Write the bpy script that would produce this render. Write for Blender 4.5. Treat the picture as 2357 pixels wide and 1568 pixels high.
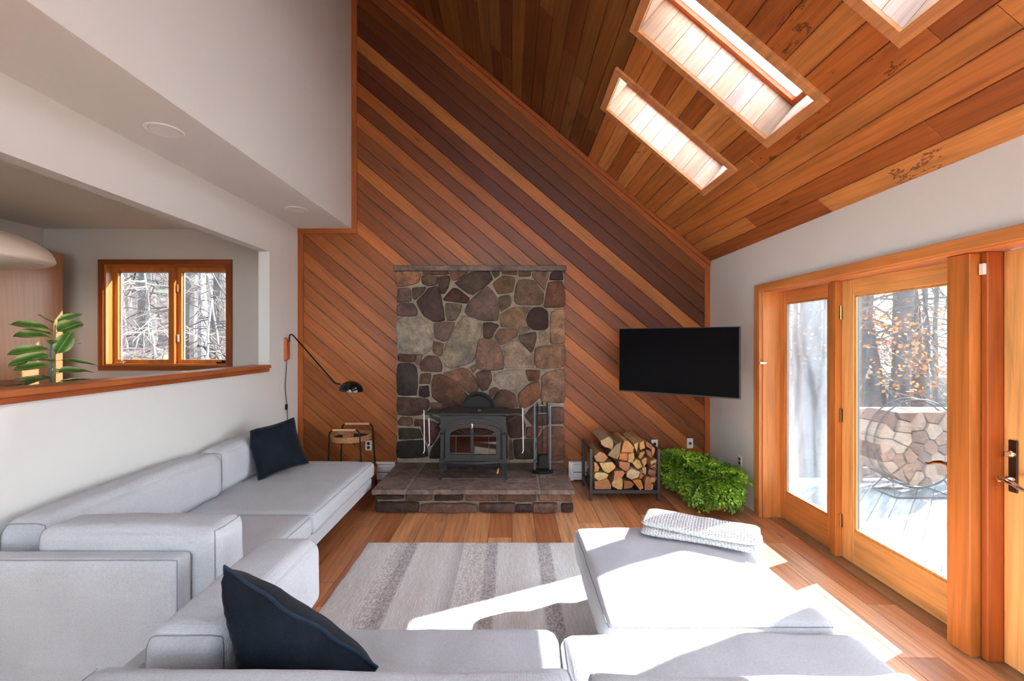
import bpy, bmesh, math, random
from mathutils import Vector, Matrix, noise
rnd = random.Random(7)
scene = bpy.context.scene
for o in list(bpy.data.objects):
    bpy.data.objects.remove(o)

# ------------------------------------------------------------------ camera
FPX, CX, CY, HC = 1048.0, 1178.5, 786.0, 1.59
cam_d = bpy.data.cameras.new('camera')
cam_d.sensor_width = 36.0
cam_d.lens = 36.0 * FPX / 2357.0
cam_d.shift_y = 2.0 / 2357.0
cam_d.clip_start = 0.02
cam_d.clip_end = 300
cam = bpy.data.objects.new('camera', cam_d)
scene.collection.objects.link(cam)
cam.location = (0, 0, HC)
cam.rotation_euler = (math.pi / 2, 0, 0)
scene.camera = cam

# ------------------------------------------------------------------ sky, sun, exposure
world = bpy.data.worlds.new('world')
scene.world = world
world.use_nodes = True
wn = world.node_tree
bg = wn.nodes['Background']
tc = wn.nodes.new('ShaderNodeTexCoord')
sp = wn.nodes.new('ShaderNodeSeparateXYZ')
rp = wn.nodes.new('ShaderNodeValToRGB')
rp.color_ramp.elements[0].position = 0.0
rp.color_ramp.elements[0].color = (0.88, 0.95, 1.0, 1)
rp.color_ramp.elements[1].position = 0.6
rp.color_ramp.elements[1].color = (0.70, 0.88, 1.10, 1)
wn.links.new(tc.outputs['Generated'], sp.inputs[0])
wn.links.new(sp.outputs['Z'], rp.inputs[0])
wn.links.new(rp.outputs[0], bg.inputs['Color'])
bg.inputs['Strength'].default_value = 3.0

sun_d = bpy.data.lights.new('sun', 'SUN')
sun_d.energy = 15.0
sun_d.angle = math.radians(0.6)
sun_d.color = (0.97, 0.98, 1.0)
sun = bpy.data.objects.new('sun', sun_d)
scene.collection.objects.link(sun)
SUN_TO = Vector((0.9026, 0.4305, 0.575)).normalized()
sun.rotation_euler = SUN_TO.to_track_quat('Z', 'Y').to_euler()
sun.location = (12, 6, 9)

scene.view_settings.view_transform = 'Standard'
scene.view_settings.look = 'None'
scene.view_settings.exposure = 1.75
scene.view_settings.gamma = 1.0
scene.view_settings.use_curve_mapping = False
cy = scene.cycles
cy.use_denoising = True
cy.use_adaptive_sampling = True
cy.adaptive_threshold = 0.095
cy.adaptive_min_samples = 18
cy.use_light_tree = False
cy.max_bounces = 7
cy.diffuse_bounces = 4
cy.glossy_bounces = 3
cy.transparent_max_bounces = 12
cy.caustics_reflective = False
cy.caustics_refractive = False
cy.sample_clamp_indirect = 6.0

# ------------------------------------------------------------------ helpers
COL = scene.collection


def srgb(r, g, b, k=1.0):
    def f(c):
        c = c / 255.0
        return (c / 12.92 if c <= 0.04045 else ((c + 0.055) / 1.055) ** 2.4) * k
    return (f(r), f(g), f(b), 1.0)


def wloc(o):
    v = Vector((0, 0, 0))
    while o is not None:
        v += o.location
        o = o.parent
    return v


def tag(o, label=None, cat=None, group=None, kind=None):
    if label: o['label'] = label
    if cat: o['category'] = cat
    if group: o['group'] = group
    if kind: o['kind'] = kind
    return o


def thing(name, label, cat, loc=(0, 0, 0), rot=(0, 0, 0), group=None, kind=None):
    o = bpy.data.objects.new(name, None)
    o.empty_display_size = 0.05
    COL.objects.link(o)
    o.location = loc
    o.rotation_euler = rot
    return tag(o, label, cat, group, kind)


def smooth_mesh(me, ang=0.6):
    me.polygons.foreach_set('use_smooth', [True] * len(me.polygons))
    try:
        me.set_sharp_from_angle(angle=ang)
    except Exception:
        pass


class MB:
    """collects faces and links them as one mesh object"""
    def __init__(self):
        self.v, self.f, self.m = [], [], []

    def add(self, vs, fs, mi=0):
        b = len(self.v)
        self.v += [tuple(p) for p in vs]
        self.f += [tuple(b + i for i in q) for q in fs]
        self.m += [mi] * len(fs)
        return self

    def box(self, x0, x1, y0, y1, z0, z1, mi=0, ch=0.0):
        if ch <= 0:
            vs = [(x, y, z) for z in (z0, z1) for y in (y0, y1) for x in (x0, x1)]
            fs = [(0, 2, 3, 1), (4, 5, 7, 6), (0, 1, 5, 4), (2, 6, 7, 3), (0, 4, 6, 2), (1, 3, 7, 5)]
            return self.add(vs, fs, mi)
        c = ch
        vs = []
        X, Y, Z = (x0, x1), (y0, y1), (z0, z1)
        S = (1, -1)
        idx = {}
        for i in (0, 1):
            for j in (0, 1):
                for k in (0, 1):
                    px, py, pz = X[i], Y[j], Z[k]
                    for a in range(3):
                        q = [px + S[i] * c, py + S[j] * c, pz + S[k] * c]
                        q[a] = (px, py, pz)[a]
                        idx[(i, j, k, a)] = len(vs)
                        vs.append(tuple(q))
        fs = []
        for a in range(3):
            for e in (0, 1):
                o1, o2 = [d for d in range(3) if d != a]
                cyc = [(0, 0), (1, 0), (1, 1), (0, 1)]
                q = []
                for (m, n) in cyc:
                    t = [0, 0, 0]; t[a] = e; t[o1] = m; t[o2] = n
                    q.append(idx[(t[0], t[1], t[2], a)])
                fs.append(q)
        for a in range(3):      # edges parallel to axis a
            o1, o2 = [d for d in range(3) if d != a]
            for m in (0, 1):
                for n in (0, 1):
                    q = []
                    for (e, ax) in ((0, o1), (1, o1), (1, o2), (0, o2)):
                        t = [0, 0, 0]; t[a] = e; t[o1] = m; t[o2] = n
                        q.append(idx[(t[0], t[1], t[2], ax)])
                    fs.append(q)
        for i in (0, 1):
            for j in (0, 1):
                for k in (0, 1):
                    fs.append([idx[(i, j, k, 0)], idx[(i, j, k, 1)], idx[(i, j, k, 2)]])
        return self.add(vs, fs, mi)

    def prism(self, poly, axis, a0, a1, mi=0):
        """poly in the two other axes (x,z for axis y; x,y for z; y,z for x)"""
        n = len(poly)
        def P(p, a):
            return {'y': (p[0], a, p[1]), 'z': (p[0], p[1], a), 'x': (a, p[0], p[1])}[axis]
        vs = [P(p, a0) for p in poly] + [P(p, a1) for p in poly]
        fs = [tuple(range(n)), tuple(range(2 * n - 1, n - 1, -1))]
        fs += [(i, i + n, (i + 1) % n + n, (i + 1) % n) for i in range(n)]
        return self.add(vs, fs, mi)

    def band(self, outer, inner, axis, a0, a1, mi=0, closed=True):
        """solid strip between two outlines with equal point counts"""
        n = len(outer)
        def P(p, a):
            return {'y': (p[0], a, p[1]), 'z': (p[0], p[1], a), 'x': (a, p[0], p[1])}[axis]
        vs = [P(p, a0) for p in outer] + [P(p, a0) for p in inner] + [P(p, a1) for p in outer] + [P(p, a1) for p in inner]
        fs = []
        R = range(n) if closed else range(n - 1)
        for i in R:
            j = (i + 1) % n
            fs += [(i, j, n + j, n + i), (2 * n + i, 3 * n + i, 3 * n + j, 2 * n + j),
                   (i, 2 * n + i, 2 * n + j, j), (n + i, n + j, 3 * n + j, 3 * n + i)]
        if not closed:
            fs += [(0, n, 3 * n, 2 * n), (n - 1, 3 * n - 1, 4 * n - 1, 2 * n - 1)]
        return self.add(vs, fs, mi)

    def tube(self, pts, r, seg=8, mi=0, closed=False, caps=True):
        pts = [Vector(p) for p in pts]
        n = len(pts)
        rs = r if isinstance(r, (list, tuple)) else [r] * n
        vs, fs = [], []
        up = None
        for i, p in enumerate(pts):
            if closed:
                t = pts[(i + 1) % n] - pts[i - 1]
            else:
                t = pts[min(i + 1, n - 1)] - pts[max(i - 1, 0)]
            if t.length < 1e-9: t = Vector((0, 0, 1))
            t.normalize()
            if up is None:
                up = t.orthogonal().normalized()
            else:
                up = (up - t * up.dot(t))
                if up.length < 1e-6: up = t.orthogonal()
                up.normalize()
            s = t.cross(up)
            for k in range(seg):
                a = 2 * math.pi * k / seg
                vs.append(p + (up * math.cos(a) + s * math.sin(a)) * rs[i])
        R = n if closed else n - 1
        for i in range(R):
            for k in range(seg):
                a, b = i * seg + k, i * seg + (k + 1) % seg
                c, d = ((i + 1) % n) * seg + (k + 1) % seg, ((i + 1) % n) * seg + k
                fs.append((a, b, c, d))
        if caps and not closed:
            fs.append(tuple(range(seg - 1, -1, -1)))
            fs.append(tuple(range((n - 1) * seg, n * seg)))
        return self.add(vs, fs, mi)

    def lathe(self, prof, c=(0, 0, 0), seg=32, mi=0, axis='z', caps=True):
        vs, fs = [], []
        n = len(prof)
        for (r, h) in prof:
            for k in range(seg):
                a = 2 * math.pi * k / seg
                x, y = r * math.cos(a), r * math.sin(a)
                q = {'z': (x, y, h), 'y': (x, h, y), 'x': (h, x, y)}[axis]
                vs.append((c[0] + q[0], c[1] + q[1], c[2] + q[2]))
        for i in range(n - 1):
            for k in range(seg):
                fs.append((i * seg + k, i * seg + (k + 1) % seg, (i + 1) * seg + (k + 1) % seg, (i + 1) * seg + k))
        if caps and prof[0][0] > 1e-5: fs.append(tuple(range(seg - 1, -1, -1)))
        if caps and prof[-1][0] > 1e-5: fs.append(tuple(range((n - 1) * seg, n * seg)))
        return self.add(vs, fs, mi)

    def mesh(self, name, mats, smooth=False, off=None, ang=0.6):
        me = bpy.data.meshes.new(name)
        vs = self.v
        if off is not None:
            vs = [(a - off[0], b - off[1], c - off[2]) for (a, b, c) in vs]
        me.from_pydata(vs, [], self.f)
        for m in (mats if isinstance(mats, (list, tuple)) else [mats]):
            me.materials.append(m)
        if any(self.m):
            me.polygons.foreach_set('material_index', self.m)
        bm = bmesh.new(); bm.from_mesh(me)
        bmesh.ops.recalc_face_normals(bm, faces=bm.faces)
        bm.to_mesh(me); bm.free()
        if smooth: smooth_mesh(me, ang)
        me.update()
        return me

    def build(self, name, mats, parent=None, smooth=False, color=None, local=False, ang=0.6):
        off = None if (parent is None or local) else wloc(parent)
        o = bpy.data.objects.new(name, self.mesh(name, mats, smooth, off, ang))
        COL.objects.link(o)
        if parent is not None: o.parent = parent
        if color is not None: o.color = color
        return o


def put(name, me, parent=None, M=None, color=None):
    o = bpy.data.objects.new(name, me)
    COL.objects.link(o)
    if parent is not None: o.parent = parent
    if M is not None: o.matrix_local = M
    if color is not None: o.color = color
    return o


def clip_poly(poly, a, b, c):
    """keep a*x+b*y<=c"""
    out = []
    n = len(poly)
    for i in range(n):
        p, q = poly[i], poly[(i + 1) % n]
        dp, dq = a * p[0] + b * p[1] - c, a * q[0] + b * q[1] - c
        if dp <= 0: out.append(p)
        if (dp < 0 < dq) or (dq < 0 < dp):
            t = dp / (dp - dq)
            out.append((p[0] + t * (q[0] - p[0]), p[1] + t * (q[1] - p[1])))
    return out


def area2(poly):
    return sum(poly[i][0] * poly[(i + 1) % len(poly)][1] - poly[(i + 1) % len(poly)][0] * poly[i][1] for i in range(len(poly)))


def inset(poly, d):
    """inset a convex outline by half-plane shifts"""
    if area2(poly) < 0: poly = poly[::-1]
    n = len(poly)
    out = list(poly)
    for i in range(n):
        p, q = poly[i], poly[(i + 1) % n]
        ex, ey = q[0] - p[0], q[1] - p[1]
        L = math.hypot(ex, ey)
        if L < 1e-6: continue
        nx, ny = ey / L, -ex / L
        out = clip_poly(out, nx, ny, nx * p[0] + ny * p[1] - d)
        if len(out) < 3: return None
    return out


def board_mesh(poly, t, ch, mat, name='plank'):
    """flat board: outline in local xy, back at z=0, face at z=t with a small chamfer all round"""
    if area2(poly) < 0: poly = poly[::-1]
    inn = inset(poly, ch)
    mb = MB()
    if not inn or len(inn) != len(poly):
        mb.prism(poly, 'z', 0, t)
        return mb.mesh(name, mat)
    n = len(poly)
    # align starts
    k = min(range(n), key=lambda i: (inn[i][0] - poly[0][0]) ** 2 + (inn[i][1] - poly[0][1]) ** 2)
    inn = inn[k:] + inn[:k]
    vs = [(p[0], p[1], 0) for p in poly] + [(p[0], p[1], t - ch) for p in poly] + [(p[0], p[1], t) for p in inn]
    fs = [tuple(range(n - 1, -1, -1)), tuple(range(2 * n, 3 * n))]
    for i in range(n):
        j = (i + 1) % n
        fs += [(i, j, n + j, n + i), (n + i, n + j, 2 * n + j, 2 * n + i)]
    mb.add(vs, fs)
    return mb.mesh(name, mat)


# ------------------------------------------------------------------ materials
def newmat(name):
    m = bpy.data.materials.new(name)
    m.use_nodes = True
    nt = m.node_tree
    return m, nt, nt.nodes['Principled BSDF'], nt.nodes['Material Output']


def nd(nt, t, **kw):
    n = nt.nodes.new(t)
    for k, v in kw.items(): setattr(n, k, v)
    return n


def ramp(nt, fac, stops):
    r = nd(nt, 'ShaderNodeValToRGB')
    e = r.color_ramp.elements
    while len(e) < len(stops): e.new(0.5)
    for i, (p, c) in enumerate(stops):
        e[i].position = p
        e[i].color = c if len(c) == 4 else (c[0], c[1], c[2], 1)
    nt.links.new(fac, r.inputs[0])
    return r.outputs[0]


def g(v): return (v, v, v, 1)


def coords(nt, scale=(1, 1, 1), rand=False):
    t = nd(nt, 'ShaderNodeTexCoord')
    m = nd(nt, 'ShaderNodeMapping')
    m.inputs['Scale'].default_value = scale
    nt.links.new(t.outputs['Object'], m.inputs['Vector'])
    if rand:
        oi = nd(nt, 'ShaderNodeObjectInfo')
        mu = nd(nt, 'ShaderNodeMath', operation='MULTIPLY')
        mu.inputs[1].default_value = 57.0
        nt.links.new(oi.outputs['Random'], mu.inputs[0])
        cb = nd(nt, 'ShaderNodeCombineXYZ')
        for i in range(3): nt.links.new(mu.outputs[0], cb.inputs[i])
        nt.links.new(cb.outputs[0], m.inputs['Location'])
    return m.outputs[0]


def noise_t(nt, vec, scale, detail=4, rough=0.55, dist=0.0):
    n = nd(nt, 'ShaderNodeTexNoise')
    n.inputs['Scale'].default_value = scale
    n.inputs['Detail'].default_value = detail
    n.inputs['Roughness'].default_value = rough
    n.inputs['Distortion'].default_value = dist
    nt.links.new(vec, n.inputs['Vector'])
    return n.outputs['Fac']


def mul(nt, a, b, fac=1.0):
    m = nd(nt, 'ShaderNodeMix', data_type='RGBA', blend_type='MULTIPLY')
    m.inputs['Factor'].default_value = fac
    for s, x in ((6, a), (7, b)):
        if isinstance(x, tuple): m.inputs[s].default_value = x
        else: nt.links.new(x, m.inputs[s])
    return m.outputs[2]


def mixc(nt, f, a, b):
    m = nd(nt, 'ShaderNodeMix', data_type='RGBA')
    if isinstance(f, float): m.inputs['Factor'].default_value = f
    else: nt.links.new(f, m.inputs['Factor'])
    for s, x in ((6, a), (7, b)):
        if isinstance(x, tuple): m.inputs[s].default_value = x
        else: nt.links.new(x, m.inputs[s])
    return m.outputs[2]


def bump(nt, bs, h, strength=0.2, dist=0.01):
    b = nd(nt, 'ShaderNodeBump')
    b.inputs['Strength'].default_value = strength
    b.inputs['Distance'].default_value = dist
    nt.links.new(h, b.inputs['Height'])
    nt.links.new(b.outputs[0], bs.inputs['Normal'])


def wood(name, along='x', rough=0.42, contrast=0.35, base=None, knots=True, coat=0.0, fine=1.0, spec=0.4, stains=False):
    """grain along one local axis; colour from the object colour unless base is given"""
    m, nt, bs, out = newmat(name)
    i = 'xyz'.index(along)
    def sc(a, b):
        s = [b] * 3; s[i] = a
        return tuple(s)
    v1 = coords(nt, sc(0.55, 9.0), True)
    v2 = coords(nt, sc(1.6 * fine, 90.0 * fine), True)
    v3 = coords(nt, sc(0.9, 3.0), True)
    broad = noise_t(nt, v1, 1.6, 5, 0.6, 0.6)
    finen = noise_t(nt, v2, 1.5, 3, 0.6, 0.2)
    blot = noise_t(nt, v3, 1.4, 3, 0.5, 0.3)
    c = contrast
    col = ramp(nt, broad, [(0.28, g(1 - c)), (0.5, g(1.0)), (0.72, g(1 + 0.45 * c))])
    col2 = ramp(nt, finen, [(0.3, g(1 - 0.45 * c)), (0.62, g(1.06))])
    col3 = ramp(nt, blot, [(0.3, g(1 - 0.5 * c)), (0.7, g(1 + 0.3 * c))])
    # curved ring figure
    w = nd(nt, 'ShaderNodeTexWave', wave_type='RINGS', rings_direction='Z' if along != 'z' else 'X')
    w.inputs['Scale'].default_value = 1.2
    w.inputs['Distortion'].default_value = 3.5
    w.inputs['Detail'].default_value = 2.0
    w.inputs['Detail Scale'].default_value = 1.3
    nt.links.new(coords(nt, sc(0.45, 7.0), True), w.inputs['Vector'])
    col4 = ramp(nt, w.outputs['Fac'], [(0.0, g(1 - 0.38 * c)), (0.35, g(1.0)), (1.0, g(1.03))])
    if base is None:
        oi = nd(nt, 'ShaderNodeObjectInfo')
        bc = oi.outputs['Color']
    else:
        bc = base
    x = mul(nt, mul(nt, mul(nt, mul(nt, bc, col), col2), col3), col4)
    if knots:
        vo = nd(nt, 'ShaderNodeTexVoronoi', feature='F1')
        vo.inputs['Scale'].default_value = 1.0
        nt.links.new(coords(nt, sc(1.1, 4.2), True), vo.inputs['Vector'])
        kn = ramp(nt, vo.outputs['Distance'], [(0.03, g(0.35)), (0.085, g(1.0))])
        x = mul(nt, x, kn, 0.7)
    if stains:      # old water marks: jagged dark contour lines on a few boards
        sn = noise_t(nt, coords(nt, sc(2.2, 7.0), True), 1.0, 6, 0.62, 0.4)
        ln = ramp(nt, sn, [(0.600, g(0.0)), (0.612, g(1.0)), (0.624, g(1.0)), (0.636, g(0.0))])
        oi2 = nd(nt, 'ShaderNodeObjectInfo')
        pick = ramp(nt, oi2.outputs['Random'], [(0.76, g(0.0)), (0.78, g(0.75))])
        x = mixc(nt, mul(nt, ln, pick), x, srgb(58, 28, 14))
    nt.links.new(x, bs.inputs['Base Color'])
    bs.inputs['Roughness'].default_value = rough
    bs.inputs['Specular IOR Level'].default_value = spec
    bs.inputs['Coat Weight'].default_value = coat
    bs.inputs['Coat Roughness'].default_value = 0.25
    bump(nt, bs, finen, 0.12, 0.004)
    return m


def plain(name, col, rough=0.5, metal=0.0, spec=0.5, bump_scale=None, bstr=0.1, var=0.0, vscale=4.0):
    m, nt, bs, out = newmat(name)
    if var > 0:
        f = noise_t(nt, coords(nt, (1, 1, 1), True), vscale, 5, 0.6)
        c = mul(nt, col, ramp(nt, f, [(0.3, g(1 - var)), (0.7, g(1 + var))]))
        nt.links.new(c, bs.inputs['Base Color'])
    else:
        bs.inputs['Base Color'].default_value = col
    bs.inputs['Roughness'].default_value = rough
    bs.inputs['Metallic'].default_value = metal
    bs.inputs['Specular IOR Level'].default_value = spec
    if bump_scale:
        bump(nt, bs, noise_t(nt, coords(nt), bump_scale, 4), bstr, 0.004)
    return m


def fabric(name, col, weave=420.0, var=0.1, bstr=0.35, sheen=0.0, rough=0.9, blot=0.04):
    m, nt, bs, out = newmat(name)
    vec = coords(nt)
    w1 = nd(nt, 'ShaderNodeTexWave', bands_direction='X'); w1.inputs['Scale'].default_value = weave / 6.3
    w2 = nd(nt, 'ShaderNodeTexWave', bands_direction='Y'); w2.inputs['Scale'].default_value = weave / 6.3
    w3 = nd(nt, 'ShaderNodeTexWave', bands_direction='Z'); w3.inputs['Scale'].default_value = weave / 6.3
    for w in (w1, w2, w3):
        w.inputs['Distortion'].default_value = 0.6
        nt.links.new(vec, w.inputs['Vector'])
    a = nd(nt, 'ShaderNodeMath', operation='ADD'); nt.links.new(w1.outputs['Fac'], a.inputs[0]); nt.links.new(w2.outputs['Fac'], a.inputs[1])
    b = nd(nt, 'ShaderNodeMath', operation='ADD'); nt.links.new(a.outputs[0], b.inputs[0]); nt.links.new(w3.outputs['Fac'], b.inputs[1])
    sl = noise_t(nt, vec, 160.0, 2)
    big = noise_t(nt, vec, 5.0, 4)
    c = mul(nt, col, ramp(nt, sl, [(0.3, g(1 - var)), (0.7, g(1 + var * 0.6))]))
    c = mul(nt, c, ramp(nt, big, [(0.3, g(1 - blot)), (0.7, g(1 + blot))]))
    nt.links.new(c, bs.inputs['Base Color'])
    bs.inputs['Roughness'].default_value = rough
    bs.inputs['Specular IOR Level'].default_value = 0.15
    bs.inputs['Sheen Weight'].default_value = sheen
    bs.inputs['Sheen Roughness'].default_value = 0.4
    bump(nt, bs, b.outputs[0], bstr, 0.0012)
    return m


def glassmat(name, tint=(0.97, 0.98, 0.98, 1), refl=1.0, haze=0.0, hazecol=(0.9, 0.95, 1.0, 1), flat=False):
    m, nt, bs, out = newmat(name)
    nt.nodes.remove(bs)
    tr = nd(nt, 'ShaderNodeBsdfTransparent'); tr.inputs['Color'].default_value = tint
    gl = nd(nt, 'ShaderNodeBsdfGlossy'); gl.inputs['Roughness'].default_value = 0.0
    fr = nd(nt, 'ShaderNodeFresnel'); fr.inputs['IOR'].default_value = 1.45
    mu = nd(nt, 'ShaderNodeMath', operation='MULTIPLY'); mu.inputs[1].default_value = refl
    nt.links.new(fr.outputs[0], mu.inputs[0])
    mx = nd(nt, 'ShaderNodeMixShader')
    nt.links.new(mu.outputs[0], mx.inputs[0]); nt.links.new(tr.outputs[0], mx.inputs[1]); nt.links.new(gl.outputs[0], mx.inputs[2])
    last = mx.outputs[0]
    if haze > 0:
        tl = nd(nt, 'ShaderNodeBsdfTranslucent'); tl.inputs['Color'].default_value = hazecol
        m2 = nd(nt, 'ShaderNodeMixShader')
        f = noise_t(nt, coords(nt, (1, 1.5, 0.35)), 3.2, 4, 0.6, 0.5)
        fc = ramp(nt, f, [(0.35, g(haze * (1.0 if flat else 0.25))), (0.65, g(haze))])
        nt.links.new(fc, m2.inputs[0]); nt.links.new(last, m2.inputs[1]); nt.links.new(tl.outputs[0], m2.inputs[2])
        last = m2.outputs[0]
    nt.links.new(last, out.inputs['Surface'])
    return m


def stone_mat(name, base=None):
    m, nt, bs, out = newmat(name)
    vec = coords(nt, (1, 1, 1), True)
    a = noise_t(nt, vec, 7.0, 8, 0.65, 0.4)
    b = noise_t(nt, vec, 2.6, 4, 0.55, 0.6)
    s = noise_t(nt, vec, 38.0, 5, 0.7)
    d_ = noise_t(nt, vec, 21.0, 6, 0.7, 0.8)
    if base is None:
        oi = nd(nt, 'ShaderNodeObjectInfo'); bc = oi.outputs['Color']
    else: bc = base
    x = mul(nt, bc, ramp(nt, a, [(0.28, g(0.5)), (0.5, g(1.0)), (0.72, g(1.5))]))
    x = mul(nt, x, ramp(nt, b, [(0.35, (0.72, 0.74, 0.78, 1)), (0.62, (1.12, 1.06, 1.0, 1))]))
    x = mul(nt, x, ramp(nt, d_, [(0.34, g(0.58)), (0.5, g(1.0)), (0.68, g(1.22))]))
    sp_ = ramp(nt, s, [(0.66, g(0.0)), (0.76, g(1.0))])
    sp2 = mul(nt, sp_, ramp(nt, noise_t(nt, vec, 4.0, 2), [(0.52, g(0.0)), (0.62, g(0.8))]))
    x = mixc(nt, sp2, x, srgb(205, 170, 130))
    nt.links.new(x, bs.inputs['Base Color'])
    bs.inputs['Roughness'].default_value = 0.72
    bs.inputs['Specular IOR Level'].default_value = 0.3
    bump(nt, bs, a, 0.8, 0.03)
    return m


M = {}
M['wall'] = plain('white_wall_paint', srgb(222, 222, 217), 0.75, spec=0.2, bump_scale=260, bstr=0.04, var=0.012, vscale=1.5)
M['diningwall'] = plain('warm_white_wall_paint', srgb(214, 205, 196), 0.8, spec=0.2, bump_scale=260, bstr=0.04)
M['cedar'] = wood('cedar_board', 'x', 0.42, 0.30, spec=0.4)
M['cedar_ceiling'] = wood('cedar_ceiling_plank', 'x', 0.42, 0.32, spec=0.35, stains=True)
M['well'] = wood('sunbleached_well_board', 'y', 0.6, 0.22, knots=True)
M['trimx'] = wood('stained_trim_x', 'x', 0.35, 0.3, knots=False)
M['trimy'] = wood('stained_trim_y', 'y', 0.35, 0.3, knots=False)
M['trimz'] = wood('stained_trim_z', 'z', 0.35, 0.3, knots=False)
M['floor'] = wood('oak_floor_plank', 'y', 0.33, 0.34, knots=True, spec=0.45, fine=0.7)
M['mortar'] = plain('mortar', srgb(150, 137, 121), 0.95, spec=0.1, bump_scale=90, bstr=0.5, var=0.25, vscale=14)
M['stone'] = stone_mat('field_stone')
M['slab'] = stone_mat('hearth_slate')
M['iron'] = plain('cast_iron', srgb(44, 44, 43), 0.5, metal=0.0, spec=0.35, bump_scale=500, bstr=0.12)
M['black'] = plain('black_metal', srgb(13, 13, 13), 0.5, spec=0.3)
M['blackgloss'] = plain('black_gloss_enamel', srgb(10, 10, 11), 0.12, spec=0.6)
M['darkmetal'] = plain('dark_grey_powder_coat', srgb(52, 56, 58), 0.45, spec=0.5)
M['steel'] = plain('steel_tool_frame', srgb(92, 106, 116), 0.4, metal=0.4)
M['chrome'] = plain('polished_nickel', srgb(215, 205, 195), 0.15, metal=1.0)
M['brass'] = plain('aged_brass', srgb(150, 120, 82), 0.25, metal=1.0)
M['bronze'] = plain('dark_bronze', srgb(70, 55, 42), 0.35, metal=0.8)
M['whiteplastic'] = plain('white_plastic', srgb(232, 230, 226), 0.4)
M['whitemetal'] = plain('white_enamel_metal', srgb(228, 226, 222), 0.45)
M['darkhole'] = plain('dark_socket', srgb(25, 24, 23), 0.6)
M['sofa'] = fabric('light_grey_linen', srgb(198, 200, 204), 520, 0.10, 0.4)
M['sofaseam'] = fabric('grey_seam_thread', srgb(146, 150, 156), 520, 0.1, 0.2)
M['velvet'] = fabric('navy_velvet', srgb(18, 25, 35), 900, 0.3, 0.2, sheen=0.12, rough=0.8, blot=0.45)  # strong mottling stands in for lighter sheen streaks on the pile
M['velvetseam'] = fabric('navy_velvet_piping', srgb(34, 46, 60), 900, 0.2, 0.2, sheen=0.2)
M['glass'] = glassmat('window_glass', refl=0.75)
M['glassdoor'] = glassmat('sun_veiled_door_glass', refl=0.75, haze=0.006)
M['glasshazy'] = glassmat('dusty_window_glass', refl=0.9, haze=0.03)
M['skyglass'] = glassmat('frosted_skylight_glass', refl=0.5, haze=0.9, flat=True, hazecol=(0.60, 0.60, 0.62, 1))  # frosting added to spread sun that clear panes would throw on the left wall
M['stoveglass'] = glassmat('stove_glass', tint=(0.55, 0.5, 0.46, 1), refl=0.8)
M['screen'] = plain('tv_screen', (0.004, 0.004, 0.005, 1), 0.12, spec=0.06)
M['chromeblind'] = plain('grey_metal_blind', srgb(128, 128, 132), 0.4, metal=0.5)
M['terracotta'] = plain('terracotta', srgb(176, 112, 84), 0.8, var=0.12, vscale=12)

# ================================================================== THE SETTING
XR, YB, XL, XU = 2.256, 5.20, -2.44, -1.83          # right wall, back wall, left wall, upper left wall
SLOPE, ZE = 0.849, 2.498                            # roof pitch, eave height at the right wall
ZS = 2.875                                          # soffit / dining ceiling height
YN = -3.8                                           # wall behind the camera
TH = math.atan(SLOPE)
CT, ST = math.cos(TH), math.sin(TH)
def px(x, d): return (x - CX) * d / FPX
def pz(y, d): return HC - (y - CY) * d / FPX
def roofz(x): return ZE + SLOPE * (XR - x)

WOOD_ORANGE = srgb(196, 112, 48)
WOOD_TRIM = srgb(168, 88, 40)
FIR = srgb(234, 176, 106)
FIR_D = srgb(212, 138, 74)

# ---- floor
floor = MB().box(-5.6, 2.55, YN - 0.2, 5.35, -0.25, -0.02).build('floor', M['mortar'])
tag(floor, 'wide oak plank floor with knots and mixed brown tones', kind='structure')
FT = [srgb(*c) for c in ((192, 134, 94), (174, 114, 76), (204, 148, 108), (184, 126, 88), (164, 104, 68), (198, 140, 98), (186, 122, 80), (210, 156, 116))]
rf = random.Random(3)
PW = 0.195
k0 = int(math.floor((XL - 0.1 + 0.39) / PW))
kk = k0
while -0.39 + kk * PW < 2.5:
    x0 = -0.39 + kk * PW
    y = YN - rf.random() * 1.6
    while y < 5.2:
        L = rf.choice((0.9, 1.3, 1.7, 2.1))
        y0, y1 = max(y, YN), min(y + L, 5.2)
        y += L
        if y1 - y0 < 0.02: continue
        xa, xb = max(x0, XL), min(x0 + PW, 2.45)
        if xb - xa < 0.02: continue
        # skip planks that only lie under the hearth
        w2, l2 = (xb - xa) / 2 - 0.0012, (y1 - y0) / 2 - 0.0012
        me = board_mesh([(-w2, -l2), (w2, -l2), (w2, l2), (-w2, l2)], 0.02, 0.0015, M['floor'])
        c = rf.choice(FT); kx = 1.12 + 0.3 * rf.random()
        put('plank', me, floor, Matrix.Translation(((xa + xb) / 2, (y0 + y1) / 2, -0.02)), (c[0] * kx, c[1] * kx * 0.95, c[2] * kx * 0.85, 1))
    kk += 1

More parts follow.
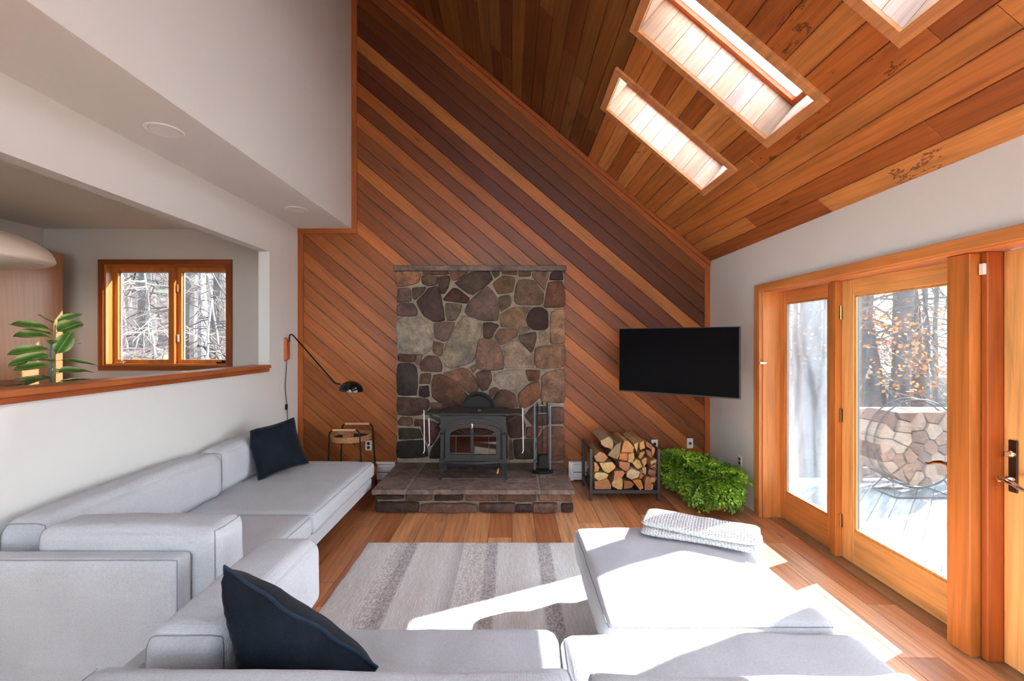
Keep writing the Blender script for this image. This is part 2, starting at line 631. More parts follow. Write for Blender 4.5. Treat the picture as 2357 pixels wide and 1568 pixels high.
# ---- back wall: backing, diagonal cedar boards, trims
wb = MB()
wb.prism([(-2.44, -0.2), (2.45, -0.2), (2.45, roofz(2.45) + 0.25), (-2.0, roofz(-2.0) + 0.25), (-2.0, 2.9), (-2.44, 2.9)], 'y', YB + 0.018, YB + 0.16)
wall_back = wb.build('wall_back', M['mortar'])
tag(wall_back, 'tall end wall clad in diagonal cedar boards behind the fireplace', kind='structure')
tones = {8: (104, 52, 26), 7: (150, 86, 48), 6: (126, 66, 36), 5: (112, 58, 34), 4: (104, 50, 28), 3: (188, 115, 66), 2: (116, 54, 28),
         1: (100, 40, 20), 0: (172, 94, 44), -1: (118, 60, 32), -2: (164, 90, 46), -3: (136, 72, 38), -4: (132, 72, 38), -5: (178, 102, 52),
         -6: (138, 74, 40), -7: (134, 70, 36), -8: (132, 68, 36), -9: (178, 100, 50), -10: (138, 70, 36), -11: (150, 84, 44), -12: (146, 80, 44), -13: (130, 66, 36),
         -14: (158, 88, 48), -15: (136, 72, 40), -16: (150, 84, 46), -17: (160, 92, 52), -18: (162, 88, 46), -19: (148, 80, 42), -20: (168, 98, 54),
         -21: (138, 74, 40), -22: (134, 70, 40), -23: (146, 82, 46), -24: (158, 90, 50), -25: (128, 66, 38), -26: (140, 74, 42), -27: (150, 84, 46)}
dark_right = {}
for k in range(-29, 9):
    c0, c1 = 2.89 + 0.175 * k, 2.89 + 0.175 * (k + 1)
    c1 = min(c1, 4.413)
    xl = XU if c0 > 1.30 else XL
    p = [(-3, c0 + SLOPE * 3), (4, c0 - SLOPE * 4), (4, c1 - SLOPE * 4), (-3, c1 + SLOPE * 3)]
    p = clip_poly(p, -1, 0, -xl)
    p = clip_poly(p, 1, 0, XR)
    p = clip_poly(p, 0, -1, 0.0)
    p = clip_poly(p, 0, 1, 6.1)
    if xl == XL: p = clip_poly(p, 0, 1, ZS)
    if len(p) < 3: continue
    loc = [(a * CT - b * ST, a * ST + b * CT) for (a, b) in p]
    q = inset(loc, 0.0012)
    if not q: continue
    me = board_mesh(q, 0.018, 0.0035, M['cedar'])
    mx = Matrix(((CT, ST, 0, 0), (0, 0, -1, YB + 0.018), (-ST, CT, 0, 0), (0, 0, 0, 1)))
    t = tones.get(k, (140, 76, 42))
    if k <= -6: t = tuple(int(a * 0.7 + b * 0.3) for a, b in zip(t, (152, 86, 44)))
    put('plank', me, wall_back, mx, srgb(t[0], t[1], int(t[2] * 0.82), 0.66 if k >= 4 else (0.8 if k >= 0 else (0.92 if k > -9 else 1.15))))  # boards near the roof darkened, low ones lightened, to imitate the fall of light

def stick(name, poly, axis, a0, a1, mat, col, label, kind='structure', parent=None):
    o = MB().prism(poly, axis, a0, a1).build(name, mat, parent)
    o.color = col
    if parent is None: tag(o, label, kind=kind)
    return o

def rect(a0, a1, b0, b1): return [(a0, b0), (a1, b0), (a1, b1), (a0, b1)]

# vertical + notch trims on the back wall
stick('trim_1', rect(XU, XU + 0.062, 2.845, 6.0), 'y', YB - 0.016, YB + 0.01, M['trimz'], WOOD_TRIM, 'upright cedar trim beside the tall white wall')
stick('trim_2', rect(XL, XU + 0.062, ZS - 0.055, ZS), 'y', YB - 0.017, YB + 0.01, M['trimx'], WOOD_TRIM, 'short level cedar trim under the white soffit')
stick('trim_3', rect(XL, XL + 0.06, 0.0, ZS - 0.055), 'y', YB - 0.016, YB + 0.01, M['trimz'], WOOD_TRIM, 'upright cedar trim at the left corner of the board wall')
stick('trim_4', rect(XR - 0.06, XR, 0.0, ZE - 0.03), 'y', YB - 0.016, YB + 0.01, M['trimz'], WOOD_TRIM, 'upright cedar trim at the right corner of the board wall')
# rake trim: two stepped strips following the roof slope
rk = thing('trim_5', 'sloping cedar rake trim between board wall and ceiling', None, kind='structure')
for (d0, d1, yy) in ((0.0, 0.045, 0.042), (0.045, 0.105, 0.022)):
    L0, L1 = (XR) * CT - ZE * ST, XU * CT - roofz(XU) * ST
    top = 4.413 * CT
    me = board_mesh([(L1, top - d1), (L0 + d1 * 0.7, top - d1), (L0 + d0 * 0.7, top - d0), (L1, top - d0)], yy, 0.004, M['trimx'])
    put('strip', me, rk, Matrix(((CT, ST, 0, 0), (0, 0, -1, YB), (-ST, CT, 0, 0), (0, 0, 0, 1))), srgb(158, 86, 44))

# ---- right wall with the door opening  (doors stand 0.15 back from the wall face)
XD = 2.41
OY0, OY1, OZ = -1.7, 4.12, 2.06
wr = MB()
wr.box(XR, 2.46, OY1, YB + 0.16, -0.2, ZE + 0.06)
wr.prism([(XR, OZ), (2.46, OZ), (2.46, roofz(2.46) + 0.02), (XR, ZE + 0.01)], 'y', YN, OY1)
wr.box(XR, 2.46, YN, OY0, -0.2, OZ)
wall_right = wr.build('wall_right', M['wall'])
tag(wall_right, 'white right wall above and beside the glazed doors', kind='structure')

# ---- left wall: half wall, header, pier ; upper wall and soffit
OPY = 4.58
wl = MB()
wl.box(XL - 0.11, XL, YN, OPY, -0.02, 1.30)
wl.box(XL - 0.11, XL, OPY, YB + 0.02, -0.02, ZS)
wl.box(XL - 0.11, XL, YN, OPY, 2.495, ZS)
wall_left = wl.build('wall_left', M['wall'])
tag(wall_left, 'white left wall with a long pass-through opening above a half wall', kind='structure')
wu = MB()
wu.box(XU - 0.16, XU, YN, YB + 0.02, ZS + 0.0005, 6.35)
tag(wu.build('wall_upper_left', M['wall']), 'tall white upper wall rising beside the cedar ceiling', kind='structure')
so = MB().box(-5.5, XU - 0.001, YN, YB + 0.02, ZS, ZS + 0.2)
tag(so.build('ceiling_soffit', M['wall']), 'flat white soffit and dining room ceiling', kind='structure')

# half wall cap, two-step moulding
cap = thing('trim_6', 'reddish wood cap along the half wall', None, kind='structure')
MB().box(XL - 0.15, XL + 0.042, YN, OPY - 0.035, 1.322, 1.357, ch=0.008).build('cap_board', M['trimy'], cap).color = srgb(184, 104, 54)
MB().box(XL - 0.14, XL + 0.028, YN, OPY - 0.045, 1.288, 1.322, ch=0.005).build('cap_moulding', M['trimy'], cap).color = srgb(160, 82, 40)

# ---- dining room shell beyond the half wall
WX0, WX1, WZ0, WZ1 = -4.712, -3.19, 1.2575, 2.523        # window opening incl. casing
ix0, ix1, iz0, iz1 = WX0 + 0.055, WX1 - 0.06, WZ0 + 0.055, WZ1 - 0.055
wd = MB()
wd.box(-5.5, ix0, YB, YB + 0.16, -0.02, ZS)
wd.box(ix1, XL - 0.11, YB, YB + 0.16, -0.02, ZS)
wd.box(ix0, ix1, YB, YB + 0.16, -0.02, iz0)
wd.box(ix0, ix1, YB, YB + 0.16, iz1, ZS)
tag(wd.build('wall_dining_back', M['diningwall']), 'shaded white dining room wall around the window', kind='structure')
wd2 = MB()
wd2.box(-5.5, -5.35, YN, YB, -0.02, ZS)
tag(wd2.build('wall_dining_left', M['diningwall']), 'dining room side wall behind the wooden cabinet', kind='structure')

# ---- wall behind the camera: invented gable glazing, added to let in sky light
wg = MB()
wg.box(-5.5, -4.9, YN - 0.12, YN, -0.02, ZS)
wg.box(-4.9, -2.6, YN - 0.12, YN, -0.02, 0.9)
wg.box(-4.9, -2.6, YN - 0.12, YN, 2.4, ZS)
wg.box(-2.6, -2.1, YN - 0.12, YN, -0.02, ZS + 0.2)
wg.box(2.0, 2.46, YN - 0.12, YN, -0.02, 2.7)
wg.box(-2.1, 2.0, YN - 0.12, YN, -0.02, 1.25)
tag(wg.build('wall_near', M['wall']), 'wall behind the viewpoint carrying a tall window', kind='structure')
gw = thing('window_5', 'tall gable window behind the viewpoint', None, kind='structure')
for xx in (-1.75, -0.55, 0.65, 1.92):
    MB().box(xx - 0.04, xx + 0.04, YN - 0.09, YN - 0.02, 1.25, roofz(xx) - 0.02).build('mullion', M['trimz'], gw).color = FIR
MB().box(-2.1, 2.0, YN - 0.085, YN - 0.025, 2.3, 2.38).build('rail', M['trimx'], gw).color = FIR
MB().prism([(-1.83, 1.25), (2.0, 1.25), (2.0, roofz(2.0)), (-1.83, roofz(-1.83))], 'y', YN - 0.06, YN - 0.052).build('pane', M['glass'], gw)
gw2 = thing('window_6', 'dining room window behind the viewpoint', None, kind='structure')  # unseen window added to brighten the dining room
MB().box(-4.9, -2.6, YN - 0.06, YN - 0.052, 0.9, 2.4).build('pane', M['glass'], gw2)

# ---- sloping ceiling: slab, planks, skylights.  local frame: x = world y, y = up the slope, z = outward
CM = Matrix(((0, -CT, ST, XR), (1, 0, 0, 0), (0, ST, CT, ZE), (0, 0, 0, 1)))
PS = 0.141
HS0, HS1 = 5 * PS, 13 * PS                       # hole along the slope
SKY = [(3.585, 4.085), (2.565, 3.055), (1.50, 1.995), (0.45, 0.94), (-0.6, -0.11)]
SMAX = (XR - XU) / CT + 0.1
ce = MB()
def lbox(mb, y0, y1, s0, s1, n0, n1):
    vs = [CM @ Vector((y, s, n)) for n in (n0, n1) for s in (s0, s1) for y in (y0, y1)]
    mb.add(vs, [(0, 2, 3, 1), (4, 5, 7, 6), (0, 1, 5, 4), (2, 6, 7, 3), (0, 4, 6, 2), (1, 3, 7, 5)])
N0, N1 = 0.018, 0.30
lbox(ce, YN - 0.2, YB + 0.3, -0.22, HS0 - 0.02, N0, N1)
lbox(ce, YN - 0.2, YB + 0.3, HS1 + 0.02, SMAX + 0.2, N0, N1)
ys = [YN - 0.2] + [v for a, b in sorted(SKY) for v in (a - 0.02, b + 0.02)] + [YB + 0.3]
for i in range(0, len(ys), 2):
    lbox(ce, ys[i], ys[i + 1], HS0 - 0.02, HS1 + 0.02, N0, N1)
ceiling = ce.build('ceiling', M['mortar'])
tag(ceiling, 'steep cedar plank ceiling with a row of skylights', kind='structure')
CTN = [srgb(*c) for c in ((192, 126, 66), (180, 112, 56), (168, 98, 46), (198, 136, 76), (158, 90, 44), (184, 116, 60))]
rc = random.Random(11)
butts = {1: [2.26, 4.0], 3: [1.72, 3.55], 0: [3.2, 1.2], 18: [3.58], 20: [3.4], 5: [1.72]}
for k in range(0, int(SMAX / PS) + 1):
    s0, s1 = k * PS, (k + 1) * PS
    segs = [(YN, YB)]
    if 5 <= k < 13:
        segs = []
        y = YN
        for a, b in sorted(SKY):
            segs.append((y, a)); y = b
        segs.append((y, YB))
    cuts = butts.get(k)
    if cuts is None: cuts = [rc.uniform(-2, 0), rc.uniform(0.3, 2.4), rc.uniform(2.6, 4.9)] if k not in range(5, 13) else []
    for (a, b) in segs:
        pts = [a] + sorted(c for c in cuts if a + 0.15 < c < b - 0.15) + [b]
        for i in range(len(pts) - 1):
            y0, y1 = pts[i] + 0.0008, pts[i + 1] - 0.0008
            if y1 - y0 < 0.03: continue
            xm, ym, gp = (y0 + y1) / 2, (s0 + s1) / 2, 0.0015
            L2, W2 = (y1 - y0) / 2, PS / 2 - gp
            # mirrored so that the face looks down
            me = board_mesh([(-L2, -W2), (L2, -W2), (L2, W2), (-L2, W2)], 0.018, 0.004, M['cedar_ceiling'])
            mt = CM @ Matrix.Translation((xm, ym, 0.018)) @ Matrix.Rotation(math.pi, 4, 'X')
            c = rc.choice(CTN)
            kx = 0.85 + 0.25 * rc.random()
            if k >= 13: kx *= 0.36  # upper planks painted darker, standing in for weaker light up the slope
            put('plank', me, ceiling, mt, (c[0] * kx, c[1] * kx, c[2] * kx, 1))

SKYLAB = ['narrow skylight nearest the board wall', 'middle skylight with a rolled metal blind', 'skylight at the top right edge with water-stained trim',
          'skylight above the viewpoint', 'skylight behind the viewpoint']
TAN = srgb(196, 138, 88)
PALE = [srgb(*c) for c in ((198, 172, 146), (190, 160, 132), (186, 166, 154), (200, 178, 158), (176, 148, 124), (194, 172, 156))]
def inlocal(name, poly, t, mat, col, parent, m, ch=0.002):
    o = put(name, board_mesh(poly, t, ch, mat), parent, m, col)
    return o
for i, (y0, y1) in enumerate(SKY):
    sk = thing('window_%d' % (i + 7), SKYLAB[i], None, kind='structure')
    o0, o1, so0, so1 = y0 - 0.055, y1 + 0.055, 0.655, 1.895
    i0, i1, si0, si1 = y0, y1, 0.715, 1.835
    # mitred trim boards, 2 cm proud of the planks (face looks down)
    flip = Matrix.Scale(-1, 4, (0, 0, 1))
    for poly in ([(o0, so0), (o1, so0), (i1, si0), (i0, si0)], [(o1, so0), (o1, so1), (i1, si1), (i1, si0)],
                 [(o1, so1), (o0, so1), (i0, si1), (i1, si1)], [(o0, so1), (o0, so0), (i0, si0), (i0, si1)]):
        me = board_mesh([(p[0], -p[1]) for p in poly], 0.02, 0.0015, M['trimx'], 'trim_board')
        put('trim_board', me, sk, CM @ Matrix.Rotation(math.pi, 4, 'X'), TAN)
    # boarded well, one object per board
    D = 0.30
    nb = 9
    w = (si1 - si0 + 0.004) / nb
    for yy, side in ((y1, 1), (y0, -1)):
        for b in range(nb):
            a0, a1 = si0 - 0.002 + b * w + 0.001, si0 - 0.002 + (b + 1) * w - 0.001
            # board lies in the plane y = const: local x = slope, y = outward
            me = board_mesh([(a0, 0.0), (a1, 0.0), (a1, D), (a0, D)], 0.014, 0.002, M['well'], 'well_board')
            # columns: local x -> CM y, local y -> CM z, local z -> towards hole
            R = Matrix(((0, 0, -side, yy + side * 0.014), (1, 0, 0, 0), (0, 1, 0, 0), (0, 0, 0, 1)))
            put('well_board', me, sk, CM @ R, rc.choice(PALE))
    n2 = 4
    w = (y1 - y0) / n2
    for ss, side in ((si0, -1), (si1, 1)):
        for b in range(n2):
            a0, a1 = y0 + b * w + 0.001, y0 + (b + 1) * w - 0.001
            me = board_mesh([(a0, 0.0), (a1, 0.0), (a1, D), (a0, D)], 0.014, 0.002, M['well'], 'well_board')
            R = Matrix(((1, 0, 0, 0), (0, 0, -side, ss + side * 0.014), (0, 1, 0, 0), (0, 0, 0, 1)))
            put('well_board', me, sk, CM @ R, rc.choice(PALE))
    fr = MB()
    f = 0.035
    def fb(a, b, c, d):
        lbox(fr, a, b, c, d, D - 0.03, D + 0.03)
    fb(y0, y0 + f, si0, si1); fb(y1 - f, y1, si0, si1); fb(y0 + f, y1 - f, si0, si0 + f); fb(y0 + f, y1 - f, si1 - f, si1)
    fr.build('sash_frame', M['trimx'], sk).color = srgb(190, 96, 44)
    pn = MB(); lbox(pn, y0 + f, y1 - f, si0 + f, si1 - f, D, D + 0.006)
    pn.build('pane', M['skyglass'], sk)
    if i in (1,):
        bl = MB()
        pts = [CM @ Vector((y0 + 0.075, s, D - 0.06)) for s in (si0 + 0.03, si1 - 0.03)]
        bl.tube(pts, 0.028, 14)
        bl.build('blind_roll', M['chromeblind'] if 'chromeblind' in M else M['whitemetal'], sk, smooth=True)
        rl = MB()
        lbox(rl, y0 + 0.105, y0 + 0.118, si0 + 0.03, si1 - 0.03, D - 0.075, D - 0.06)
        rl.build('blind_rail', M['chrome'], sk)
        rl = MB()
        lbox(rl, y0 + 0.122, y0 + 0.155, si0 + 0.01, si1 - 0.01, D - 0.06, D - 0.025)
        rl.build('wooden_rail', M['trimx'], sk).color = srgb(196, 92, 48)

# ---- dining window
w1 = thing('window_1', 'two-light wood casement window in the dining room', None, kind='structure')
cas = [rect(WX0, WX1, WZ1 - 0.055, WZ1), rect(WX0, WX1, WZ0, WZ0 + 0.055), rect(WX0, WX0 + 0.055, WZ0 + 0.055, WZ1 - 0.055), rect(WX1 - 0.06, WX1, WZ0 + 0.055, WZ1 - 0.055)]
for n_, (p, mt) in enumerate(zip(cas, ('trimx', 'trimx', 'trimz', 'trimz'))):
    MB().prism(p, 'y', YB - 0.02, YB + 0.001).build('casing', M[mt], w1).color = srgb(150, 74, 34)
YG = YB + 0.13          # glass plane of the deep jamb
J = 0.02
MB().box(ix0, ix0 + J, YB, YG + 0.06, iz0, iz1).build('jamb', M['trimz'], w1).color = srgb(214, 134, 60)
MB().box(ix1 - J, ix1, YB, YG + 0.06, iz0, iz1).build('jamb', M['trimz'], w1).color = srgb(190, 104, 46)
MB().box(ix0 + J, ix1 - J, YB, YG + 0.06, iz1 - J, iz1).build('head_jamb', M['trimx'], w1).color = srgb(190, 104, 46)
MB().box(ix0 + J, ix1 - J, YB, YG + 0.06, iz0, iz0 + J).build('sill_board', M['trimx'], w1).color = srgb(206, 122, 54)
xm = px(402, 5.30)
MB().box(xm - 0.03, xm + 0.03, YB + 0.05, YG + 0.05, iz0 + J, iz1 - J).build('mullion', M['trimz'], w1).color = srgb(196, 112, 48)
for (a, b) in ((ix0 + J, xm - 0.03), (xm + 0.03, ix1 - J)):
    z0, z1, f = iz0 + J, iz1 - J, 0.045
    sash = MB()
    sash.box(a, a + f, YG - 0.025, YG + 0.025, z0, z1); sash.box(b - f, b, YG - 0.025, YG + 0.025, z0, z1)
    sash.box(a + f, b - f, YG - 0.025, YG + 0.025, z0, z0 + f); sash.box(a + f, b - f, YG - 0.025, YG + 0.025, z1 - f, z1)
    s_ = sash.build('sash', M['trimz'], w1); s_.color = srgb(212, 130, 58)
    MB().box(a + f, b - f, YG - 0.003, YG + 0.003, z0 + f, z1 - f).build('pane', M['glass'], s_)
    lin = MB()
    lin.box(a + f, a + f + 0.012, YG + 0.006, YG + 0.02, z0 + f, z1 - f); lin.box(a + f, b - f, YG + 0.006, YG + 0.02, z1 - f - 0.012, z1 - f)
    lin.build('glazing_strip', M['whiteplastic'], s_)
for zz in (2.21, 1.63):
    MB().box(xm + 0.032, xm + 0.06, YG - 0.045, YG - 0.025, zz - 0.045, zz + 0.045, ch=0.004).build('sash_lock', M['chrome'], w1)
for xx in (ix0 + J + 0.10, ix1 - J - 0.10):
    c_ = MB(); c_.box(xx - 0.05, xx + 0.05, YG - 0.07, YG - 0.03, iz0 + J, iz0 + J + 0.02, ch=0.004)
    c_.tube([(xx + 0.02, YG - 0.06, iz0 + J + 0.02), (xx + 0.03, YG - 0.08, iz0 + J + 0.035), (xx + 0.09, YG - 0.085, iz0 + J + 0.02)], 0.007, 8)
    c_.build('crank_handle', M['chrome'] if xx < -4 else M['black'], w1, smooth=True)

# ---- recessed ceiling lights in the soffit (off)
for (y, x, lab) in ((2.77, -2.116, 'recessed white ceiling light in the soffit, the nearer one'), (4.43, -2.10, 'recessed white ceiling light in the soffit near the cedar wall')):
    t = thing('recessed_light', lab, 'ceiling light', (x, y, ZS), group='recessed lights in the soffit')
    MB().lathe([(0.074, ZS - 0.001), (0.08, ZS - 0.006), (0.098, ZS - 0.007), (0.104, ZS - 0.003), (0.105, ZS)], (x, y, 0), 40, caps=False).build('trim_ring', M['whitemetal'], t, True)
    MB().lathe([(0.0, ZS - 0.0005), (0.05, ZS - 0.001), (0.076, ZS - 0.004)], (x, y, 0), 40).build('lens', M['whiteplastic'], t, True)

# ---- baseboard heaters and low baseboards
def heater(name, x0, x1, label):
    t = thing(name, label, None, ((x0 + x1) / 2, YB, 0), kind='structure')
    zt, y0 = 0.225, YB - 0.07
    MB().prism([(y0 + 0.02, zt - 0.03), (y0 + 0.004, zt - 0.05), (y0 + 0.004, 0.03), (YB - 0.017, 0.03), (YB - 0.017, zt - 0.03)], 'x', x0, x1).build('front_cover', M['whitemetal'], t)
    MB().prism([(y0, zt - 0.02), (y0 + 0.02, zt), (YB - 0.017, zt), (YB - 0.017, zt - 0.02)], 'x', x0, x1).build('top_flap', M['whitemetal'], t)
    MB().box(x0 - 0.002, x0 + 0.055, y0 - 0.004, YB - 0.017, 0.02, zt + 0.004, ch=0.003).build('end_cap', M['whiteplastic'], t)
    MB().box(x0 + 0.055, x1, y0 - 0.001, y0 + 0.004, 0.112, 0.118).build('groove', M['darkhole'], t)
heater('baseboard_left', XL + 0.07, -1.32, 'white baseboard heater left of the hearth')
heater('baseboard_right', 0.64, 2.15, 'white baseboard heater right of the hearth')

# ---- glazed doors
def casing_piece(name, x0, x1, y0, y1, z0, z1, mat, col, label):
    o = MB().box(x0, x1, y0, y1, z0, z1, ch=0.004).build(name, M[mat], None); o.color = col
    return tag(o, label, kind='structure')
casing_piece('trim_7', XR - 0.022, XR + 0.001, OY1 - 0.005, OY1 + 0.085, 0.0, 2.105, 'trimz', FIR_D, 'orange wood casing left of the side light')
casing_piece('trim_8', XR - 0.024, XR + 0.001, OY0, OY1 - 0.006, 2.04, 2.105, 'trimy', FIR_D, 'long orange wood head casing over the glazed doors')
casing_piece('trim_9', XR + 0.002, 2.46, OY1 - 0.024, OY1 - 0.001, 0.0, 2.058, 'trimz', FIR_D, 'deep wood jamb left of the side light')
casing_piece('trim_10', XR + 0.002, 2.46, OY0, OY1 - 0.03, 2.034, 2.058, 'trimy', FIR_D, 'deep wood head jamb above the glazed doors')
casing_piece('trim_11', XR + 0.06, 2.50, OY0, OY1 - 0.03, -0.012, 0.012, 'trimy', srgb(150, 112, 76), 'low wooden door sill under the glazed doors')
casing_piece('trim_12', 2.285, 2.46, 2.272, 2.395, 0.013, 2.032, 'trimz', srgb(190, 116, 52), 'thick wooden post between the two glazed doors')
casing_piece('trim_13', 2.335, 2.46, 2.235, 2.268, 0.013, 2.032, 'trimz', srgb(168, 88, 38), 'narrow dark stop strip beside the thick post')
casing_piece('trim_14', 2.37, 2.46, 3.335, 3.40, 0.013, 2.032, 'trimz', srgb(192, 118, 54), 'mullion between side light and first glazed door')

def glazed(name, label, y0, y1, col, glass, stile=0.115, st_l=None, bot=0.235, top=0.115, hinges=None, handle=None, x=XD):
    """y0 far edge, y1 near edge (y0>y1)"""
    z0, z1 = 0.018, 2.03
    sl = st_l or stile
    t = thing(name, label, None, (x, (y0 + y1) / 2, 0.0), kind='structure')
    T = 0.045
    xa, xb = x, x + T
    for (a, b) in ((y0 - sl, y0), (y1, y1 + stile)):
        MB().box(xa, xb, a, b, z0, z1, ch=0.003).build('stile', M['trimz'], t).color = col
    MB().box(xa, xb, y1 + stile, y0 - sl, z1 - top, z1, ch=0.003).build('top_rail', M['trimy'], t).color = col
    MB().box(xa, xb, y1 + stile, y0 - sl, z0, z0 + bot, ch=0.003).build('bottom_rail', M['trimy'], t).color = col
    ga, gb, gz0, gz1 = y1 + stile, y0 - sl, z0 + bot, z1 - top
    b_ = 0.014
    for (q0, q1, r0, r1) in ((ga, gb, gz0, gz0 + b_), (ga, gb, gz1 - b_, gz1), (ga, ga + b_, gz0 + b_, gz1 - b_), (gb - b_, gb, gz0 + b_, gz1 - b_)):
        MB().box(xa + 0.006, xa + 0.02, q0, q1, r0, r1).build('glazing_bead', M['trimz'], t).color = (col[0] * 0.85, col[1] * 0.85, col[2] * 0.85, 1)
        MB().box(xa + 0.0215, xa + 0.034, q0 + 0.003, q1 - 0.003, r0 + 0.003, r1 - 0.003).build('spacer_bar', M['steel'], t)
    MB().box(xa + 0.020, xa + 0.026, ga, gb, gz0, gz1).build('pane', M[glass], t)
    for zz in (hinges or ()):
        h = MB(); h.tube([(xa - 0.006, y0 + 0.003, zz - 0.05), (xa - 0.006, y0 + 0.003, zz + 0.05)], 0.008, 10)
        h.box(xa - 0.003, xa + 0.002, y0 - 0.012, y0 + 0.016, zz - 0.048, zz + 0.048)
        h.build('hinge', M['brass'], t, True)
    if handle:
        hy, zc, d, mt = handle
        p = MB().box(xa - 0.009, xa, hy - 0.02, hy + 0.02, zc - 0.125, zc + 0.125, ch=0.003).build('handle_plate', M['bronze'], t)
        l = MB()
        l.lathe([(0.015, 0.0), (0.015, -0.02), (0.010, -0.03), (0.010, -0.06), (0.013, -0.066), (0.0, -0.07)], (xa - 0.008, hy, zc - 0.06), 16, axis='x')
        X = xa - 0.068
        l.tube([(X, hy, zc - 0.06), (X - 0.004, hy + d * 0.03, zc - 0.058), (X - 0.006, hy + d * 0.07, zc - 0.068), (X - 0.002, hy + d * 0.10, zc - 0.082), (X, hy + d * 0.125, zc - 0.086)], [0.011, 0.012, 0.011, 0.010, 0.007], 10)
        l.build('lever', M[mt], p, True)
        k_ = MB(); k_.lathe([(0.017, 0.0), (0.017, -0.012), (0.012, -0.018), (0.0, -0.02)], (xa - 0.008, hy, zc + 0.06), 16, axis='x')
        k_.box(xa - 0.05, xa - 0.022, hy - 0.005, hy + 0.005, zc + 0.048, zc + 0.072, ch=0.002)
        k_.build('thumb_turn', M[mt], p, True)
    return t
glazed('window_2', 'fixed glazed side light with dusty glass left of the doors', OY1 - 0.03, 3.402, FIR_D, 'glasshazy', 0.075, 0.07, 0.24, 0.10)
glazed('door_1', 'fir glazed door nearest the ferns with lever handle', 3.328, 2.40, FIR, 'glassdoor', hinges=(0.28, 1.05, 1.80), handle=(2.445, 0.99, 1, 'brass'))
glazed('door_2', 'fir glazed door cut by the right edge', 2.232, 1.32, FIR, 'glass', handle=(2.185, 0.99, -1, 'chrome'))
glazed('door_3', 'glazed door out of view beside the viewpoint', 1.25, 0.34, FIR, 'glass')
glazed('door_4', 'glazed door out of view behind the viewpoint', 0.27, -0.64, FIR, 'glass')
glazed('window_3', 'fixed side light out of view behind the viewpoint', -0.70, -1.69, FIR_D, 'glass')
tag(MB().box(2.372, 2.409, 2.246, 2.268, 0.92, 1.06, ch=0.003).build('latch_strike', M['bronze']), 'dark metal latch keeper on the post beside the right door', 'latch')
tag(MB().box(XR - 0.03, XR + 0.03, OY1 - 0.034, OY1 - 0.022, 1.385, 1.405, ch=0.002).build('screen_catch', M['chrome']), 'small silver catch on the jamb left of the side light', 'catch')
tag(MB().box(2.318, 2.334, 2.238, 2.262, 1.92, 1.975, ch=0.002).build('contact_sensor', M['whiteplastic']), 'small white contact sensor high on the door post', 'sensor')

# ================================================================== FIREPLACE
YF = 5.09                                    # stone face plane
FX0, FX1, FZ0, FZ1 = -1.297, 0.59, 0.232, 2.375
fp = thing('stone_fireplace', 'tall chimney breast of irregular field stones with pale mortar', 'fireplace', ((FX0 + FX1) / 2, YB - 0.05, FZ0))
MB().box(FX0 + 0.012, FX1 - 0.012, YF + 0.012, YB - 0.001, FZ0, FZ1).build('mortar_bed', M['mortar'], fp)
MB().box(FX0 - 0.02, FX1 + 0.015, YF - 0.035, YB - 0.001, FZ1, FZ1 + 0.062, ch=0.006).build('cap_slab', M['slab'], fp).color = srgb(112, 98, 88)

